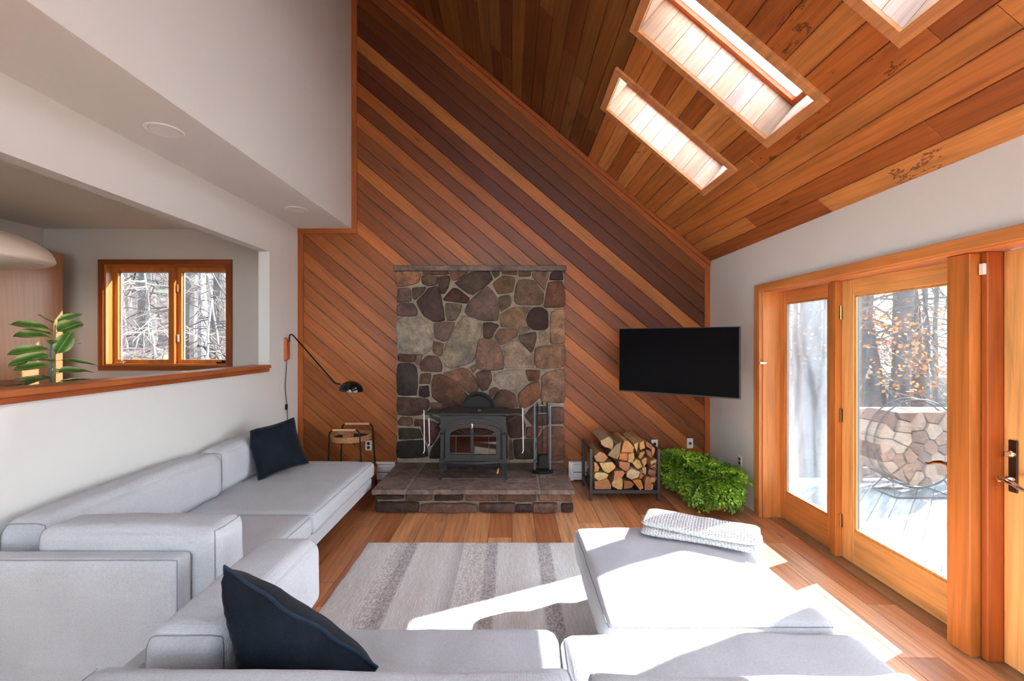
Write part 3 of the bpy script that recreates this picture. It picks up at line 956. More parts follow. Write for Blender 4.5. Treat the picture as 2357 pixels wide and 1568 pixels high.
def OA(ps): return [(900 + a / 6.533, 600 + b / 6.533) for a, b in ps]
def OB(ps): return [(1100 + a / 6.533, 600 + b / 6.533) for a, b in ps]
def OC(ps): return [(900 + a / 6.533, 830 + b / 6.533) for a, b in ps]
def OD(ps): return [(1100 + a / 6.533, 830 + b / 6.533) for a, b in ps]
STONES = [
 (OA([(90,165),(380,155),(440,200),(420,320),(330,360),(100,395),(70,350)]), (158,112,82)),
 (OA([(475,160),(840,160),(880,190),(800,215),(600,200),(480,205)]), (116,72,64)),
 (OA([(470,225),(600,210),(700,240),(690,360),(560,380),(470,350),(455,290)]), (112,90,70)),
 (OA([(710,250),(870,225),(890,280),(860,400),(800,500),(735,490),(715,400)]), (90,68,54)),
 (OA([(885,200),(900,160),(1160,165),(1130,200),(990,290),(930,300),(895,250)]), (116,82,64)),
 ([(1045,652),(1083.7,627),(1110,623),(1126.8,625),(1134.4,643),(1123,653.6),(1100,670.4),(1087.5,679.6),(1068.4,669)], (80,64,56)),
 (OB([(205,160),(325,155),(320,220),(255,265),(215,200)]), (84,74,60)),
 (OB([(365,160),(590,160),(585,215),(500,215),(360,195)]), (104,84,70)),
 (OB([(615,165),(800,155),(790,235),(620,240)]), (98,78,58)),
 (OB([(820,190),(900,160),(1060,165),(1055,230),(1000,450),(960,400),(860,290),(815,230)]), (116,90,78)),
 (OB([(1095,190),(1130,165),(1270,165),(1280,290),(1075,290)]), (64,44,40)),
 (OB([(375,220),(560,255),(540,400),(520,480),(300,500),(220,345)]), (106,82,58)),
 ([(1123,658),(1144,685.7),(1147.5,707),(1146.7,739),(1130,738.5),(1100,736),(1082,733),(1067.6,718),(1080.6,695),(1110,667)], (106,86,78)),
 (OB([(310,560),(400,520),(480,520),(505,600),(490,680),(345,770),(315,650)]), (98,84,66)),
 (OB([(600,290),(760,285),(840,300),(990,500),(975,650),(900,665),(680,660),(580,655),(545,600),(560,470)]), (118,92,74)),
 (OB([(1050,330),(1270,310),(1300,400),(1310,600),(1300,700),(1020,700),(990,690),(1030,500)]), (104,70,54)),
 (OB([(325,820),(500,710),(630,690),(715,830),(700,960),(600,1000),(350,1000)]), (132,106,78)),
 (OB([(660,692),(815,700),(760,795),(722,805)]), (118,98,84)),
 (OB([(830,710),(960,705),(1050,760),(1060,1000),(1000,1045),(830,1040),(760,990),(725,890),(760,800)]), (66,46,42)),
 (OB([(1090,780),(1180,735),(1305,730),(1305,1240),(1095,1240)]), (150,120,92)),
 (OB([(610,1010),(745,985),(790,1040),(620,1105)]), (124,104,84)),
 (OB([(915,1130),(930,1065),(1010,1065),(1070,1110),(1075,1235),(930,1240)]), (142,122,94)),
 (OB([(615,1120),(870,1070),(885,1150),(840,1320),(800,1390),(740,1330),(610,1180)]), (92,78,64)),
 (OB([(245,1150),(330,1030),(590,1020),(600,1140),(340,1280)]), (116,92,74)),
 (OB([(80,940),(200,930),(320,970),(240,1080),(220,1160),(130,1170),(85,1150)]), (78,60,48)),
 ([(1102,782),(1112,781),(1135,781.5),(1150,799),(1159,836),(1158.5,850),(1130,853),(1100,850),(1096.5,830),(1098,800)], (120,94,80)),
 ([(1155,799),(1190,781.5),(1207,800.5),(1227,814),(1229,840),(1226,845),(1163,847)], (152,132,112)),
 ([(1233,800),(1253,796),(1300.5,793.6),(1300.5,835),(1297,845),(1253,848.5),(1234,847),(1231,825)], (140,108,82)),
 (OA([(100,415),(285,415),(305,610),(90,630)]), (110,86,74)),
 (OA([(320,410),(530,395),(490,470),(360,595),(325,570)]), (88,68,58)),
 (OA([(95,670),(150,640),(330,640),(400,760),(385,825),(95,830)]), (110,84,76)),
 (OA([(560,420),(700,385),(740,520),(770,650),(810,900),(640,910),(500,830),(380,620),(490,520)]), (86,66,58)),
 (OA([(780,580),(930,410),(1010,430),(1180,560),(1140,645),(800,600)]), (78,52,42)),
 (OA([(820,640),(1065,655),(1045,770),(965,900),(850,900),(815,760)]), (120,102,84)),
 (OA([(85,880),(190,845),(430,860),(560,960),(625,1180),(600,1340),(510,1410),(110,1390),(80,1100)]), (150,138,122)),
 (OA([(645,950),(700,925),(960,930),(915,1060),(850,1190),(790,1220),(650,1160)]), (114,92,80)),
 (OA([(640,1210),(790,1250),(760,1420),(730,1440),(630,1385)]), (116,90,72)),
 ([(1065,727),(1097.5,736),(1109,750),(1108,771.5),(1097.5,788),(1094,822),(1087,832.5),(1060,844),(1035,847.5),(1025.5,843.5),(1020.5,830),(1024,797.5),(1045,760)], (144,132,114)),
 (OA([(100,1410),(380,1415),(350,1530),(110,1520)]), (88,60,50)),
 ([(960,818),(973,817),(966,842),(956,838)], (124,98,84)),
 ([(982.6,819),(1007,820.5),(1017,838),(1016,856),(970.5,855),(966,847),(973,830)], (98,74,64)),
 (OC([(100,40),(330,50),(385,110),(400,300),(385,520),(100,520),(85,300)]), (64,56,50)),
 (OC([(450,200),(600,190),(580,350),(425,350)]), (100,74,56)),
 (OC([(430,390),(560,375),(580,540),(500,560),(415,530)]), (60,50,44)),
 (OC([(640,215),(760,205),(900,270),(1180,540),(1120,690),(880,660),(700,610),(620,560),(610,350)]), (108,74,54)),
 (OC([(770,190),(900,170),(1080,100),(1160,140),(1290,300),(1320,400),(1300,470),(1190,520),(1000,330)]), (126,92,72)),
 ([(1080.6,845),(1094,838),(1097,851),(1088,859)], (118,98,82)),
 ([(1094.5,860.5),(1107,853),(1130,854),(1132,876),(1121.5,897),(1109,900.5),(1103,889)], (88,68,58)),
 (OD([(250,200),(450,150),(690,140),(740,300),(660,380),(590,480),(540,480),(380,410),(235,300)]), (152,138,122)),
 (OD([(715,140),(940,150),(910,300),(760,310)]), (100,68,58)),
 (OD([(170,450),(240,400),(320,430),(230,550),(180,540)]), (110,76,64)),
 (OD([(330,440),(420,440),(560,510),(600,700),(230,720),(225,580)]), (100,72,58)),
 (OD([(600,510),(780,340),(920,310),(930,560),(820,650),(700,720),(620,710)]), (128,90,66)),
 (OD([(950,240),(1030,190),(1240,130),(1300,140),(1305,640),(940,610),(970,400)]), (146,114,90)),
 (OC([(100,550),(560,580),(570,700),(450,820),(350,830),(110,820),(90,680)]), (88,68,58)),
 (OC([(590,640),(800,630),(860,700),(590,715)]), (114,84,68)),
 (OC([(100,920),(150,850),(310,860),(330,940),(300,985),(110,970)]), (132,100,76)),
 (OC([(350,910),(400,905),(430,990),(350,990)]), (84,62,50)),
 (OC([(350,885),(580,905),(700,950),(740,1040),(600,1290),(505,1180),(450,1000),(420,905)]), (106,72,62)),
 (OC([(110,1020),(420,1030),(480,1170),(120,1190)]), (76,66,54)),
 (OC([(90,1220),(490,1200),(560,1440),(300,1470),(90,1460)]), (52,48,42)),
 (OC([(610,1310),(735,1150),(735,1470),(575,1470)]), (56,48,42)),
 (OD([(700,830),(830,690),(1050,690),(1060,970),(830,985)]), (84,66,56)),
 (OD([(1080,710),(1280,700),(1300,940),(1080,960)]), (106,80,68)),
 (OD([(440,830),(650,830),(715,960),(700,1150),(490,1170),(450,1080)]), (94,68,58)),
 (OD([(735,1000),(850,1000),(950,1010),(880,1160),(725,1160)]), (110,74,56)),
 (OD([(910,1170),(1010,1010),(1290,990),(1300,1500),(900,1500)]), (128,92,74)),
 (OD([(530,1200),(840,1180),(880,1250),(830,1480),(560,1485)]), (74,62,52)),
 (OD([(480,1190),(515,1200),(545,1480),(470,1490)]), (94,78,66)),
 ([(1020,905),(1062,935),(1060,985),(1016,990)], (84,64,54)), ([(1020,994),(1100,992),(1098,1056),(1018,1056)], (70,58,50)),
 ([(1104,992),(1166,994),(1168,1056),(1102,1056)], (84,62,52)), ([(1066,940),(1164,945),(1164,988),(1064,988)], (80,64,56)),
]

def stone_mesh(poly, proud, back, seed, name='stone', grow=1.0):
    """irregular stone: outline in local xz, rounded and pillowed towards -y, rough face"""
    if area2(poly) > 0: poly = poly[::-1]
    # subdivide the outline and jitter it
    r_ = random.Random(seed)
    n = len(poly)
    out = []
    per = sum(math.dist(poly[i], poly[(i + 1) % n]) for i in range(n))
    for i in range(n):
        a, b = poly[i], poly[(i + 1) % n]
        L = math.dist(a, b)
        m = max(1, int(round(L / per * 18)))
        for j in range(m):
            t = j / m
            out.append([a[0] + (b[0] - a[0]) * t, a[1] + (b[1] - a[1]) * t])
    # round the corners once
    m = len(out)
    sm = [[0.12 * out[i - 1][0] + 0.76 * out[i][0] + 0.12 * out[(i + 1) % m][0], 0.12 * out[i - 1][1] + 0.76 * out[i][1] + 0.12 * out[(i + 1) % m][1]] for i in range(m)]
    jit = 0.012 * per / 4
    out = [(p[0] + r_.uniform(-jit, jit), p[1] + r_.uniform(-jit, jit)) for p in sm]
    cx_ = sum(p[0] for p in out) / m; cz_ = sum(p[1] for p in out) / m
    rings = ((1.0, back, 0), (1.0, 0.001, 0), (0.985, -0.6 * proud, 0.3), (0.93, -proud, 0.9), (0.55, -proud * 1.15, 1.0), (0.25, -proud * 1.2, 1.0))
    vs, fs = [], []
    for (s, y, nz) in rings:
        for p in out:
            x, z = cx_ + (p[0] - cx_) * s * grow, cz_ + (p[1] - cz_) * s * grow
            dz = noise.noise(Vector((x * 9 + seed, z * 9, seed * 1.7))) * 0.011 * nz + noise.noise(Vector((x * 28 + seed, z * 28, 3.1))) * 0.004 * nz
            vs.append((x, y + dz, z))
    for i in range(len(rings) - 1):
        for j in range(m):
            k = (j + 1) % m
            fs.append((i * m + j, i * m + k, (i + 1) * m + k, (i + 1) * m + j))
    c = len(vs)
    vs.append((cx_, -proud * 1.2 + noise.noise(Vector((cx_ * 9, cz_ * 9, seed))) * 0.008, cz_))
    b = (len(rings) - 1) * m
    for j in range(m):
        fs.append((b + j, b + (j + 1) % m, c))
    fs.append(tuple(range(m - 1, -1, -1)))
    mb = MB(); mb.add(vs, fs)
    return mb, (cx_, cz_)

rs = random.Random(5)
for i, (poly, c) in enumerate(STONES):
    w = [(px(x, YF), pz(y, YF)) for x, y in poly]
    w = [(min(max(a, FX0 - 0.006), FX1 + 0.006), min(max(b, FZ0 + 0.002), FZ1 - 0.002)) for a, b in w]
    mb, cc = stone_mesh(w, rs.uniform(0.010, 0.024), 0.016, i + 1, grow=1.045)
    mb.v = [(x, y + YF, z) for x, y, z in mb.v]
    mb.build('stone', M['stone'], fp, smooth=True, color=srgb(*c, 0.80), ang=0.9)

# ---- hearth: slabs on two courses of stone
HX0, HX1, HY0, HZ = -1.285, 0.572, 4.16, 0.23
he = thing('hearth', 'raised stone hearth of slate slabs on two courses of stone', 'hearth', ((HX0 + HX1) / 2, (HY0 + YB) / 2, 0))
MB().box(HX0 + 0.03, HX1 - 0.03, HY0 + 0.085, YB - 0.075, 0.0, HZ - 0.045).build('mortar_core', M['mortar'], he)
for (a, b, c, d, col) in ((HX0, -0.978, HY0, YB - 0.075, (124, 106, 98)), (-0.966, 0.248, HY0, 4.505, (128, 110, 102)), (-0.966, 0.248, 4.515, YB - 0.075, (110, 94, 86)), (0.262, HX1, HY0, YB - 0.075, (126, 108, 98))):
    MB().box(a, b, c, d, HZ - 0.045, HZ, ch=0.006).build('slab', M['slab'], he, color=srgb(*col))
MB().box(HX0 + 0.01, HX1 - 0.01, HY0 + 0.012, YB - 0.08, HZ - 0.0445, HZ - 0.004).build('slab_joint', M['mortar'], he)
def OH(x0, y0, x1, y1): return [(850 + x0 / 4.81, 1050 + y0 / 4.81), (850 + x1 / 4.81, 1050 + y0 / 4.81), (850 + x1 / 4.81, 1050 + y1 / 4.81), (850 + x0 / 4.81, 1050 + y1 / 4.81)]
YH = 4.225
for i, (q, c) in enumerate(((OH(65,430,380,472),(72,58,52)),(OH(400,428,690,492),(112,84,72)),(OH(722,425,1038,490),(84,60,50)),(OH(1062,420,1410,497),(124,94,74)),(OH(1425,420,1852,502),(100,80,62)),(OH(1875,415,2255,497),(128,98,80)),
                  (OH(68,510,550,616),(82,66,58)),(OH(562,525,1196,622),(124,96,82)),(OH(1214,522,1618,622),(100,76,72)),(OH(1626,537,1796,622),(78,56,52)),(OH(1808,518,2088,622),(120,92,82)),(OH(2128,527,2258,620),(76,54,50)))):
    w = [(px(x, YH), max(pz(y, YH), 0.003)) for x, y in q]
    mb, cc = stone_mesh(w, rs.uniform(0.012, 0.022), 0.03, 200 + i, grow=1.01)
    mb.v = [(x, y + YH, z) for x, y, z in mb.v]
    mb.build('stone', M['stone'], he, smooth=True, color=srgb(*c, 0.85), ang=0.9)
for side, X in ((-1, HX0 + 0.035), (1, HX1 - 0.035)):       # returns
    for (z0, z1, cuts) in ((0.004, 0.095, (4.245, 4.55, 4.8, 5.1)), (0.1, 0.183, (4.245, 4.42, 4.75, 5.1))):
        for j in range(3):
            q = [(cuts[j] + 0.008, z0), (cuts[j + 1] - 0.008, z0), (cuts[j + 1] - 0.008, z1), (cuts[j] + 0.008, z1)]
            mb, cc = stone_mesh(q, 0.015, 0.03, 300 + j + int(z0 * 100) * 7 + side)
            mb.v = [(X - side * y, x, z) for x, y, z in mb.v]
            mb.build('stone', M['stone'], he, smooth=True, color=srgb(*rs.choice(((110, 84, 72), (82, 64, 56), (124, 96, 80)))), ang=0.9)

# ================================================================== WOOD STOVE
YS = 4.45
st = thing('wood_stove', 'dark grey cast iron wood stove with arched glass doors on the hearth', 'stove', (-0.382, 4.65, HZ))
def sx(c): return (990 + c / 7.838 - CX) * YS / FPX
def sz(c): return HC - (920 + c / 7.838 - CY) * YS / FPX
bx0, bx1, zb, zt = sx(182), sx(1368), sz(1092), sz(290)
MB().box(bx0 + 0.012, bx1 - 0.012, YS + 0.03, YS + 0.40, zb, zt, ch=0.01).build('body', M['iron'], st)
MB().box(bx0 + 0.05, bx1 - 0.05, YS + 0.03, YS + 0.36, zb - 0.075, zb - 0.002).build('ash_box', M['black'], st)
# top: bevelled plate
tp = MB(); tp.box(bx0 - 0.012, bx1 + 0.012, YS - 0.018, YS + 0.42, zt, zt + 0.026, ch=0.009)
tp.build('top_plate', M['iron'], st)
MB().box(bx0 + 0.05, bx1 - 0.05, YS + 0.06, YS + 0.36, zt + 0.0262, zt + 0.034, ch=0.004).build('griddle_lid', M['iron'], st)
# front frame with arched opening
def arch(x0, x1, zbot, zspring, ztop, n=18, p=2.2):
    pts = [(x0, zbot), (x0, (zbot + zspring) / 2), (x0, zspring)]
    for i in range(1, n):
        a = math.pi * (1 - i / n)
        c_, s_ = math.cos(a), math.sin(a)
        pts.append(((x0 + x1) / 2 + (x1 - x0) / 2 * math.copysign(abs(c_) ** (2 / p), c_), zspring + (ztop - zspring) * abs(s_) ** (2 / p)))
    pts += [(x1, zspring), (x1, (zbot + zspring) / 2), (x1, zbot)]
    return pts
def boxline(ref, x0, x1, z0, z1):
    """project an arch outline radially to a rectangle with the same count"""
    out = []
    n = len(ref)
    for i, (x, z) in enumerate(ref):
        if i < 3: out.append((x0, z0 + (z - ref[0][1]) / (ref[2][1] - ref[0][1]) * (z1 - z0) * 0.5))
        elif i >= n - 3: out.append((x1, z0 + (z - ref[-1][1]) / (ref[-3][1] - ref[-1][1]) * (z1 - z0) * 0.5))
        else:
            t = (i - 3) / (n - 7)
            d = t * (x1 - x0 + (z1 - z0))
            h = (z1 - z0) * 0.5
            if d < h: out.append((x0, z0 + h + d))
            elif d < h + (x1 - x0): out.append((x0 + d - h, z1))
            else: out.append((x1, z1 - (d - h - (x1 - x0))))
    return out
ao = arch(sx(262), sx(1280), zb + 0.004, sz(600), sz(418))
MB().band(boxline(ao, bx0, bx1, zb + 0.004, zt), ao, 'y', YS + 0.004, YS + 0.032, closed=False).build('front_frame', M['iron'], st)
ar1 = arch(sx(228), sx(1318), zt - 0.18, sz(600), sz(335)); ar2 = arch(sx(256), sx(1288), zt - 0.18, sz(600), sz(405))
MB().band(ar1[2:-2], ar2[2:-2], 'y', YS - 0.008, YS + 0.006, closed=False).build('arch_moulding', M['iron'], st)
for (a, b) in ((180, 256), (1296, 1370)):
    MB().box(sx(a), sx(b), YS - 0.012, YS + 0.01, sz(1082), sz(625), ch=0.006).build('pilaster', M['iron'], st)
    MB().box(sx(a) - 0.004, sx(b) + 0.004, YS - 0.016, YS + 0.01, sz(625), sz(605), ch=0.004).build('pilaster_cap', M['iron'], st)
# doors: two leaves, split at the centre
cxm = sx(757)
ad = arch(sx(276), sx(1266), sz(1095), sz(590), sz(430)); ai = arch(sx(362), sx(1192), sz(985), sz(640), sz(500))
nn = len(ad) // 2
for side in (0, 1):
    d = MB()
    if side == 0: o_, i_ = ad[:nn + 1], ai[:nn + 1]
    else: o_, i_ = ad[nn:], ai[nn:]
    d.band(o_, i_, 'y', YS - 0.02, YS + 0.006, closed=False)
    if side == 0:
        d.box(sx(276), cxm - 0.002, YS - 0.024, YS + 0.006, sz(1100), sz(985)); d.box(sx(735), cxm - 0.002, YS - 0.02, YS + 0.006, sz(985), sz(500))
    else:
        d.box(cxm + 0.002, sx(1266), YS - 0.024, YS + 0.006, sz(1100), sz(985)); d.box(cxm + 0.002, sx(785), YS - 0.02, YS + 0.006, sz(985), sz(500))
    dr = d.build('door', M['iron'], st)
    a, b = (sx(362), sx(735)) if side == 0 else (sx(785), sx(1192))
    gl = [p for p in (ai[:nn + 1] if side == 0 else ai[nn:])]
    gpoly = ([(min(p[0], sx(735)), p[1]) for p in gl] + [(sx(735), sz(985))]) if side == 0 else ([(sx(785), sz(985))] + [(max(p[0], sx(785)), p[1]) for p in gl])
    MB().prism(gpoly, 'y', YS - 0.002, YS + 0.001).build('glass', M['stoveglass'], dr)
    mu_ = MB()
    vx = sx(470) if side == 0 else sx(1065)
    mu_.box(vx - 0.003, vx + 0.003, YS - 0.014, YS - 0.003, sz(985), sz(650))
    mu_.box(a, b, YS - 0.014, YS - 0.003, sz(660), sz(640))
    hx = sx(735) if side == 0 else sx(785)
    for ang in (25, 45, 68):
        L = 0.16 if ang < 30 else (0.12 if ang < 60 else 0.075)
        dx = -math.cos(math.radians(ang)) * L * (1 if side == 0 else -1)
        mu_.tube([(hx, YS - 0.009, sz(650)), (hx + dx * (0.95 if side == 0 else 0.95), YS - 0.009, min(sz(650) + math.sin(math.radians(ang)) * L * 0.62, sz(520)))], 0.004, 6)
    mu_.build('glazing_bars', M['iron'], dr, True)
    MB().box(a, b, YS - 0.012, YS + 0.0, sz(970), sz(960)).build('glass_clip', M['brass'], dr)
hk = MB(); hk.lathe([(0.0, -0.012), (0.012, -0.008), (0.013, 0.0)], (cxm, YS - 0.022, sz(450)), 14, axis='y')
hk.tube([(cxm, YS - 0.03, sz(430)), (cxm + 0.004, YS - 0.034, sz(470)), (cxm, YS - 0.03, sz(515))], 0.006, 8)
hk.build('door_latch', M['chrome'], st, True)
# interior seen through the glass
MB().box(bx0 + 0.06, bx1 - 0.06, YS + 0.024, YS + 0.029, zb + 0.03, zt - 0.06).build('firebox_liner', M['terracotta'], st)
# bowed ash lip
lip = []
for i in range(13):
    t = i / 12
    lip.append((sx(262) + (sx(1262) - sx(262)) * t, YS - 0.015 - 0.055 * math.sin(math.pi * t)))
MB().prism(lip + [(sx(1262), YS + 0.03), (sx(262), YS + 0.03)], 'z', zb - 0.024, zb - 0.004).build('ash_lip', M['iron'], st)
# legs
for X, s in ((bx0 + 0.025, -1), (bx1 - 0.025, 1)):
    for Y in (YS + 0.03, YS + 0.36):
        lg = MB()
        z_ = [zb + 0.01, zb - 0.03, zb - 0.09, HZ + 0.03, HZ]
        cx_ = [X, X, X + s * 0.008, X + s * 0.026, X + s * 0.03]
        hw = [0.036, 0.036, 0.022, 0.013, 0.016]
        vs = []
        for zz, c_, h in zip(z_, cx_, hw):
            vs += [(c_ - h, Y - h, zz), (c_ + h, Y - h, zz), (c_ + h, Y + h, zz), (c_ - h, Y + h, zz)]
        fs = [(0, 1, 2, 3), (16, 19, 18, 17)]
        for i in range(4):
            for j in range(4):
                fs.append((i * 4 + j, (i + 1) * 4 + j, (i + 1) * 4 + (j + 1) % 4, i * 4 + (j + 1) % 4))
        lg.add(vs, fs)
        lg.build('leg', M['iron'], st)
# warming shelves, brackets, hooks
for s, X0, X1 in ((-1, bx0 - 0.16, bx0 - 0.013), (1, bx1 + 0.013, bx1 + 0.16)):
    MB().box(X0, X1, YS + 0.03, YS + 0.34, zt + 0.002, zt + 0.022, ch=0.006).build('warming_shelf', M['iron'], st)
    br = MB()
    Xi = bx0 + 0.012 if s < 0 else bx1 - 0.012
    br.tube([(Xi, YS + 0.07, zt - 0.07), (Xi + s * 0.04, YS + 0.07, zt - 0.06), (Xi + s * 0.07, YS + 0.07, zt - 0.035), (Xi + s * 0.11, YS + 0.07, zt - 0.02), (Xi + s * 0.12, YS + 0.07, zt + 0.004)], 0.013, 8)
    br.build('shelf_bracket', M['iron'], st, True)
    hd = MB(); hd.tube([(Xi, YS + 0.1, zt - 0.085), (Xi + s * 0.03, YS + 0.09, zt - 0.09)], 0.006, 8); hd.tube([(Xi + s * 0.03, YS + 0.09, zt - 0.09), (Xi + s * 0.07, YS + 0.08, zt - 0.14)], 0.010, 8)
    hd.build('damper_handle', M['black'], st, True)
    for (xx, z0, z1) in (((X0 - 0.004, zt - 0.37, zt + 0.05), (X0 + 0.045, zt - 0.30, zt - 0.03)) if s < 0 else ((X1 + 0.004, zt - 0.37, zt + 0.075),)):
        rd = MB(); rd.tube([(xx, YS + 0.025, z1), (xx + 0.006, YS + 0.025, z0 + 0.02), (xx - 0.002, YS + 0.02, z0 + 0.006), (xx - 0.004, YS + 0.012, z0)], 0.0045, 8)
        rd.build('glove_hook_rod', M['whiteplastic'], st, True)
kn = MB(); kn.lathe([(0.0, 0.03), (0.010, 0.026), (0.012, 0.018), (0.006, 0.008), (0.008, 0.0)], (cxm, YS - 0.004, zt + 0.026), 14); kn.build('lid_knob', M['black'], st, True)
th = MB(); th.lathe([(0.034, 0.0), (0.034, 0.008), (0.028, 0.011), (0.0, 0.011)], (cxm + 0.06, YS + 0.12, zt + 0.034), 24); th.build('thermometer', M['brass'], st, True)
wh = MB(); wh.tube([(sx(1240), YS - 0.03, sz(1170)), (sx(1232), YS - 0.035, sz(1225))], 0.005, 8); wh.build('handle_stem', M['black'], st, True)
wh = MB(); wh.tube([(sx(1235), YS - 0.035, sz(1225)), (sx(1225), YS - 0.04, sz(1270)), (sx(1212), YS - 0.045, sz(1312))], [0.006, 0.010, 0.008], 10); wh.build('wooden_handle', M['trimz'], st, True).color = srgb(205, 145, 85)
fl = MB()
fc = (-0.372, 0, 0.852)
fl.lathe([(0.155, 4.86), (0.155, 5.04), (0.178, 5.04), (0.178, 5.075), (0.155, 5.082), (0.0, 5.082)], fc, 40, axis='y')
fl.build('flue_pipe', M['black'], st, True)

# ================================================================== FIRE TOOLS
TY = 4.72
ft = thing('fireplace_tool_set', 'slim steel stand of fireplace tools on the right of the hearth', 'tool set', (0.315, TY, HZ))
def oval(cx_, cy_, rx, ry, n=28): return [(cx_ + rx * math.cos(2 * math.pi * i / n), cy_ + ry * math.sin(2 * math.pi * i / n)) for i in range(n)]
MB().prism(oval(0.315, TY, 0.112, 0.07), 'z', HZ, HZ + 0.022).build('base', M['black'], ft)
MB().prism(oval(0.315, TY, 0.104, 0.062), 'z', HZ + 0.022, HZ + 0.032).build('base_top', M['black'], ft)
for X in (0.234, 0.396):
    MB().box(X - 0.009, X + 0.009, TY - 0.009, TY + 0.009, HZ + 0.03, 0.935, ch=0.002).build('upright', M['steel'], ft)
MB().box(0.243, 0.387, TY - 0.008, TY + 0.008, 0.918, 0.934, ch=0.002).build('top_bar', M['steel'], ft)
MB().box(0.243, 0.387, TY - 0.018, TY - 0.003, 0.84, 0.853, ch=0.002).build('hanging_bar', M['steel'], ft)
for X, Y, nm in ((0.262, TY - 0.03, 'poker'), (0.315, TY + 0.025, 'brush'), (0.362, TY - 0.03, 'shovel')):
    t = MB(); t.tube([(X, Y, 0.96), (X, Y, 0.85)], 0.009, 10)
    h = t.build(nm + '_handle', M['black'], ft, True)
    t = MB(); t.tube([(X, Y, 0.85), (X, Y, 0.30 if nm == 'poker' else 0.42)], 0.0045, 8)
    if nm == 'poker': t.tube([(X, Y, 0.38), (X - 0.03, Y, 0.36), (X - 0.035, Y, 0.34)], 0.004, 8)
    if nm == 'shovel':
        t.tube([(X, Y, 0.44), (X - 0.03, Y - 0.004, 0.41)], 0.005, 8)
        ps = [(-0.045, 0.0), (-0.05, 0.07), (-0.035, 0.12), (0, 0.14), (0.035, 0.12), (0.05, 0.07), (0.045, 0.0)]
        t.prism([(X - 0.04 + a, 0.285 + b) for a, b in ps], 'y', Y - 0.012, Y - 0.004)
    if nm == 'brush': t.box(X - 0.05, X + 0.05, Y - 0.018, Y + 0.018, 0.30, 0.42, ch=0.012)
    t.build(nm, M['black'], ft, True)

# ================================================================== TELEVISION
tv = thing('television', 'black flat television on a wall arm angled out of the corner', 'television', (1.567, 4.375, 1.40), (0, 0, math.atan2(-0.71, 0.909)))
W2, H2 = 0.571, 0.323
MB().box(-W2, W2, -0.012, 0.03, -H2, H2, ch=0.004).build('housing', M['black'], tv, local=True)
MB().box(-W2 + 0.007, W2 - 0.007, -0.0145, -0.012, -H2 + 0.014, H2 - 0.007).build('screen', M['screen'], tv, local=True)
bz = MB()
bz.box(-W2, W2, -0.016, -0.0121, -H2, -H2 + 0.012); bz.box(-W2, W2, -0.016, -0.0121, H2 - 0.006, H2)
bz.box(-W2, -W2 + 0.006, -0.016, -0.0121, -H2 + 0.012, H2 - 0.006); bz.box(W2 - 0.006, W2, -0.016, -0.0121, -H2 + 0.012, H2 - 0.006)
bz.build('bezel', M['darkmetal'], tv, local=True)
MB().box(-0.012, 0.012, -0.016, 0.0, -H2 - 0.006, -H2).build('logo_tab', M['darkmetal'], tv, local=True)
MB().box(-0.25, 0.25, 0.03, 0.055, -0.2, 0.12, ch=0.01).build('back_bulge', M['black'], tv, local=True)
am = MB(); am.box(-0.11, 0.11, 0.055, 0.068, -0.11, 0.11); am.build('mount_plate', M['black'], tv, local=True)
ar_ = MB()
inv = tv.rotation_euler.to_matrix().inverted()
def tvl(p): return inv @ (Vector(p) - Vector(tv.location))
ar_.tube([(0.0, 0.06, 0.0), tvl((1.50, 4.72, 1.40)), tvl((1.80, 5.175, 1.40))], 0.02, 8)
ar_.build('swing_arm', M['black'], tv, local=True)

# ================================================================== INDOOR FIREWOOD RACK
rk_ = thing('firewood_rack', 'dark metal firewood rack between hearth and ferns', 'firewood rack', (1.125, 4.785, 0))
RX0, RX1, RY0, RY1, RH = 0.788, 1.462, 4.545, 5.025, 0.52
for X in (RX0, RX1):
    for Y in (RY0, RY1):
        MB().box(X - 0.014, X + 0.014, Y - 0.014, Y + 0.014, 0.0, RH, ch=0.002).build('leg', M['darkmetal'], rk_)
    MB().box(X - 0.013, X + 0.013, RY0 + 0.014, RY1 - 0.014, RH - 0.028, RH, ch=0.002).build('top_side_rail', M['darkmetal'], rk_)
    MB().box(X - 0.012, X + 0.012, RY0 + 0.014, RY1 - 0.014, 0.072, 0.108, ch=0.002).build('bottom_side_rail', M['darkmetal'], rk_)
for Y in (RY0, RY1):
    MB().box(RX0 + 0.014, RX1 - 0.014, Y - 0.012, Y + 0.012, 0.072, 0.108, ch=0.002).build('bottom_rail', M['darkmetal'], rk_)
for i in range(5):
    X = RX0 + 0.08 + i * 0.128
    MB().box(X - 0.012, X + 0.012, RY0 + 0.012, RY1 - 0.012, 0.085, 0.100).build('slat', M['darkmetal'], rk_)
def endgrain_mat(name):
    m, nt, bs, out = newmat(name)
    oi = nd(nt, 'ShaderNodeObjectInfo')
    vec = coords(nt, (1, 1, 1), True)
    w = nd(nt, 'ShaderNodeTexWave', wave_type='RINGS', rings_direction='Y')
    w.inputs['Scale'].default_value = 34.0; w.inputs['Distortion'].default_value = 3.0; w.inputs['Detail'].default_value = 3
    nt.links.new(coords(nt), w.inputs['Vector'])
    n_ = noise_t(nt, vec, 26, 5, 0.6)
    x = mul(nt, oi.outputs['Color'], ramp(nt, w.outputs['Fac'], [(0.0, g(0.82)), (1.0, g(1.05))]))
    x = mul(nt, x, ramp(nt, n_, [(0.3, g(0.78)), (0.7, g(1.15))]))
    nt.links.new(x, bs.inputs['Base Color']); bs.inputs['Roughness'].default_value = 0.85
    bump(nt, bs, n_, 0.3, 0.01)
    return m
M['endgrain'] = endgrain_mat('split_wood')
M['bark'] = plain('bark', srgb(104, 72, 54), 0.95, spec=0.1, bump_scale=30, bstr=0.8, var=0.4, vscale=16)
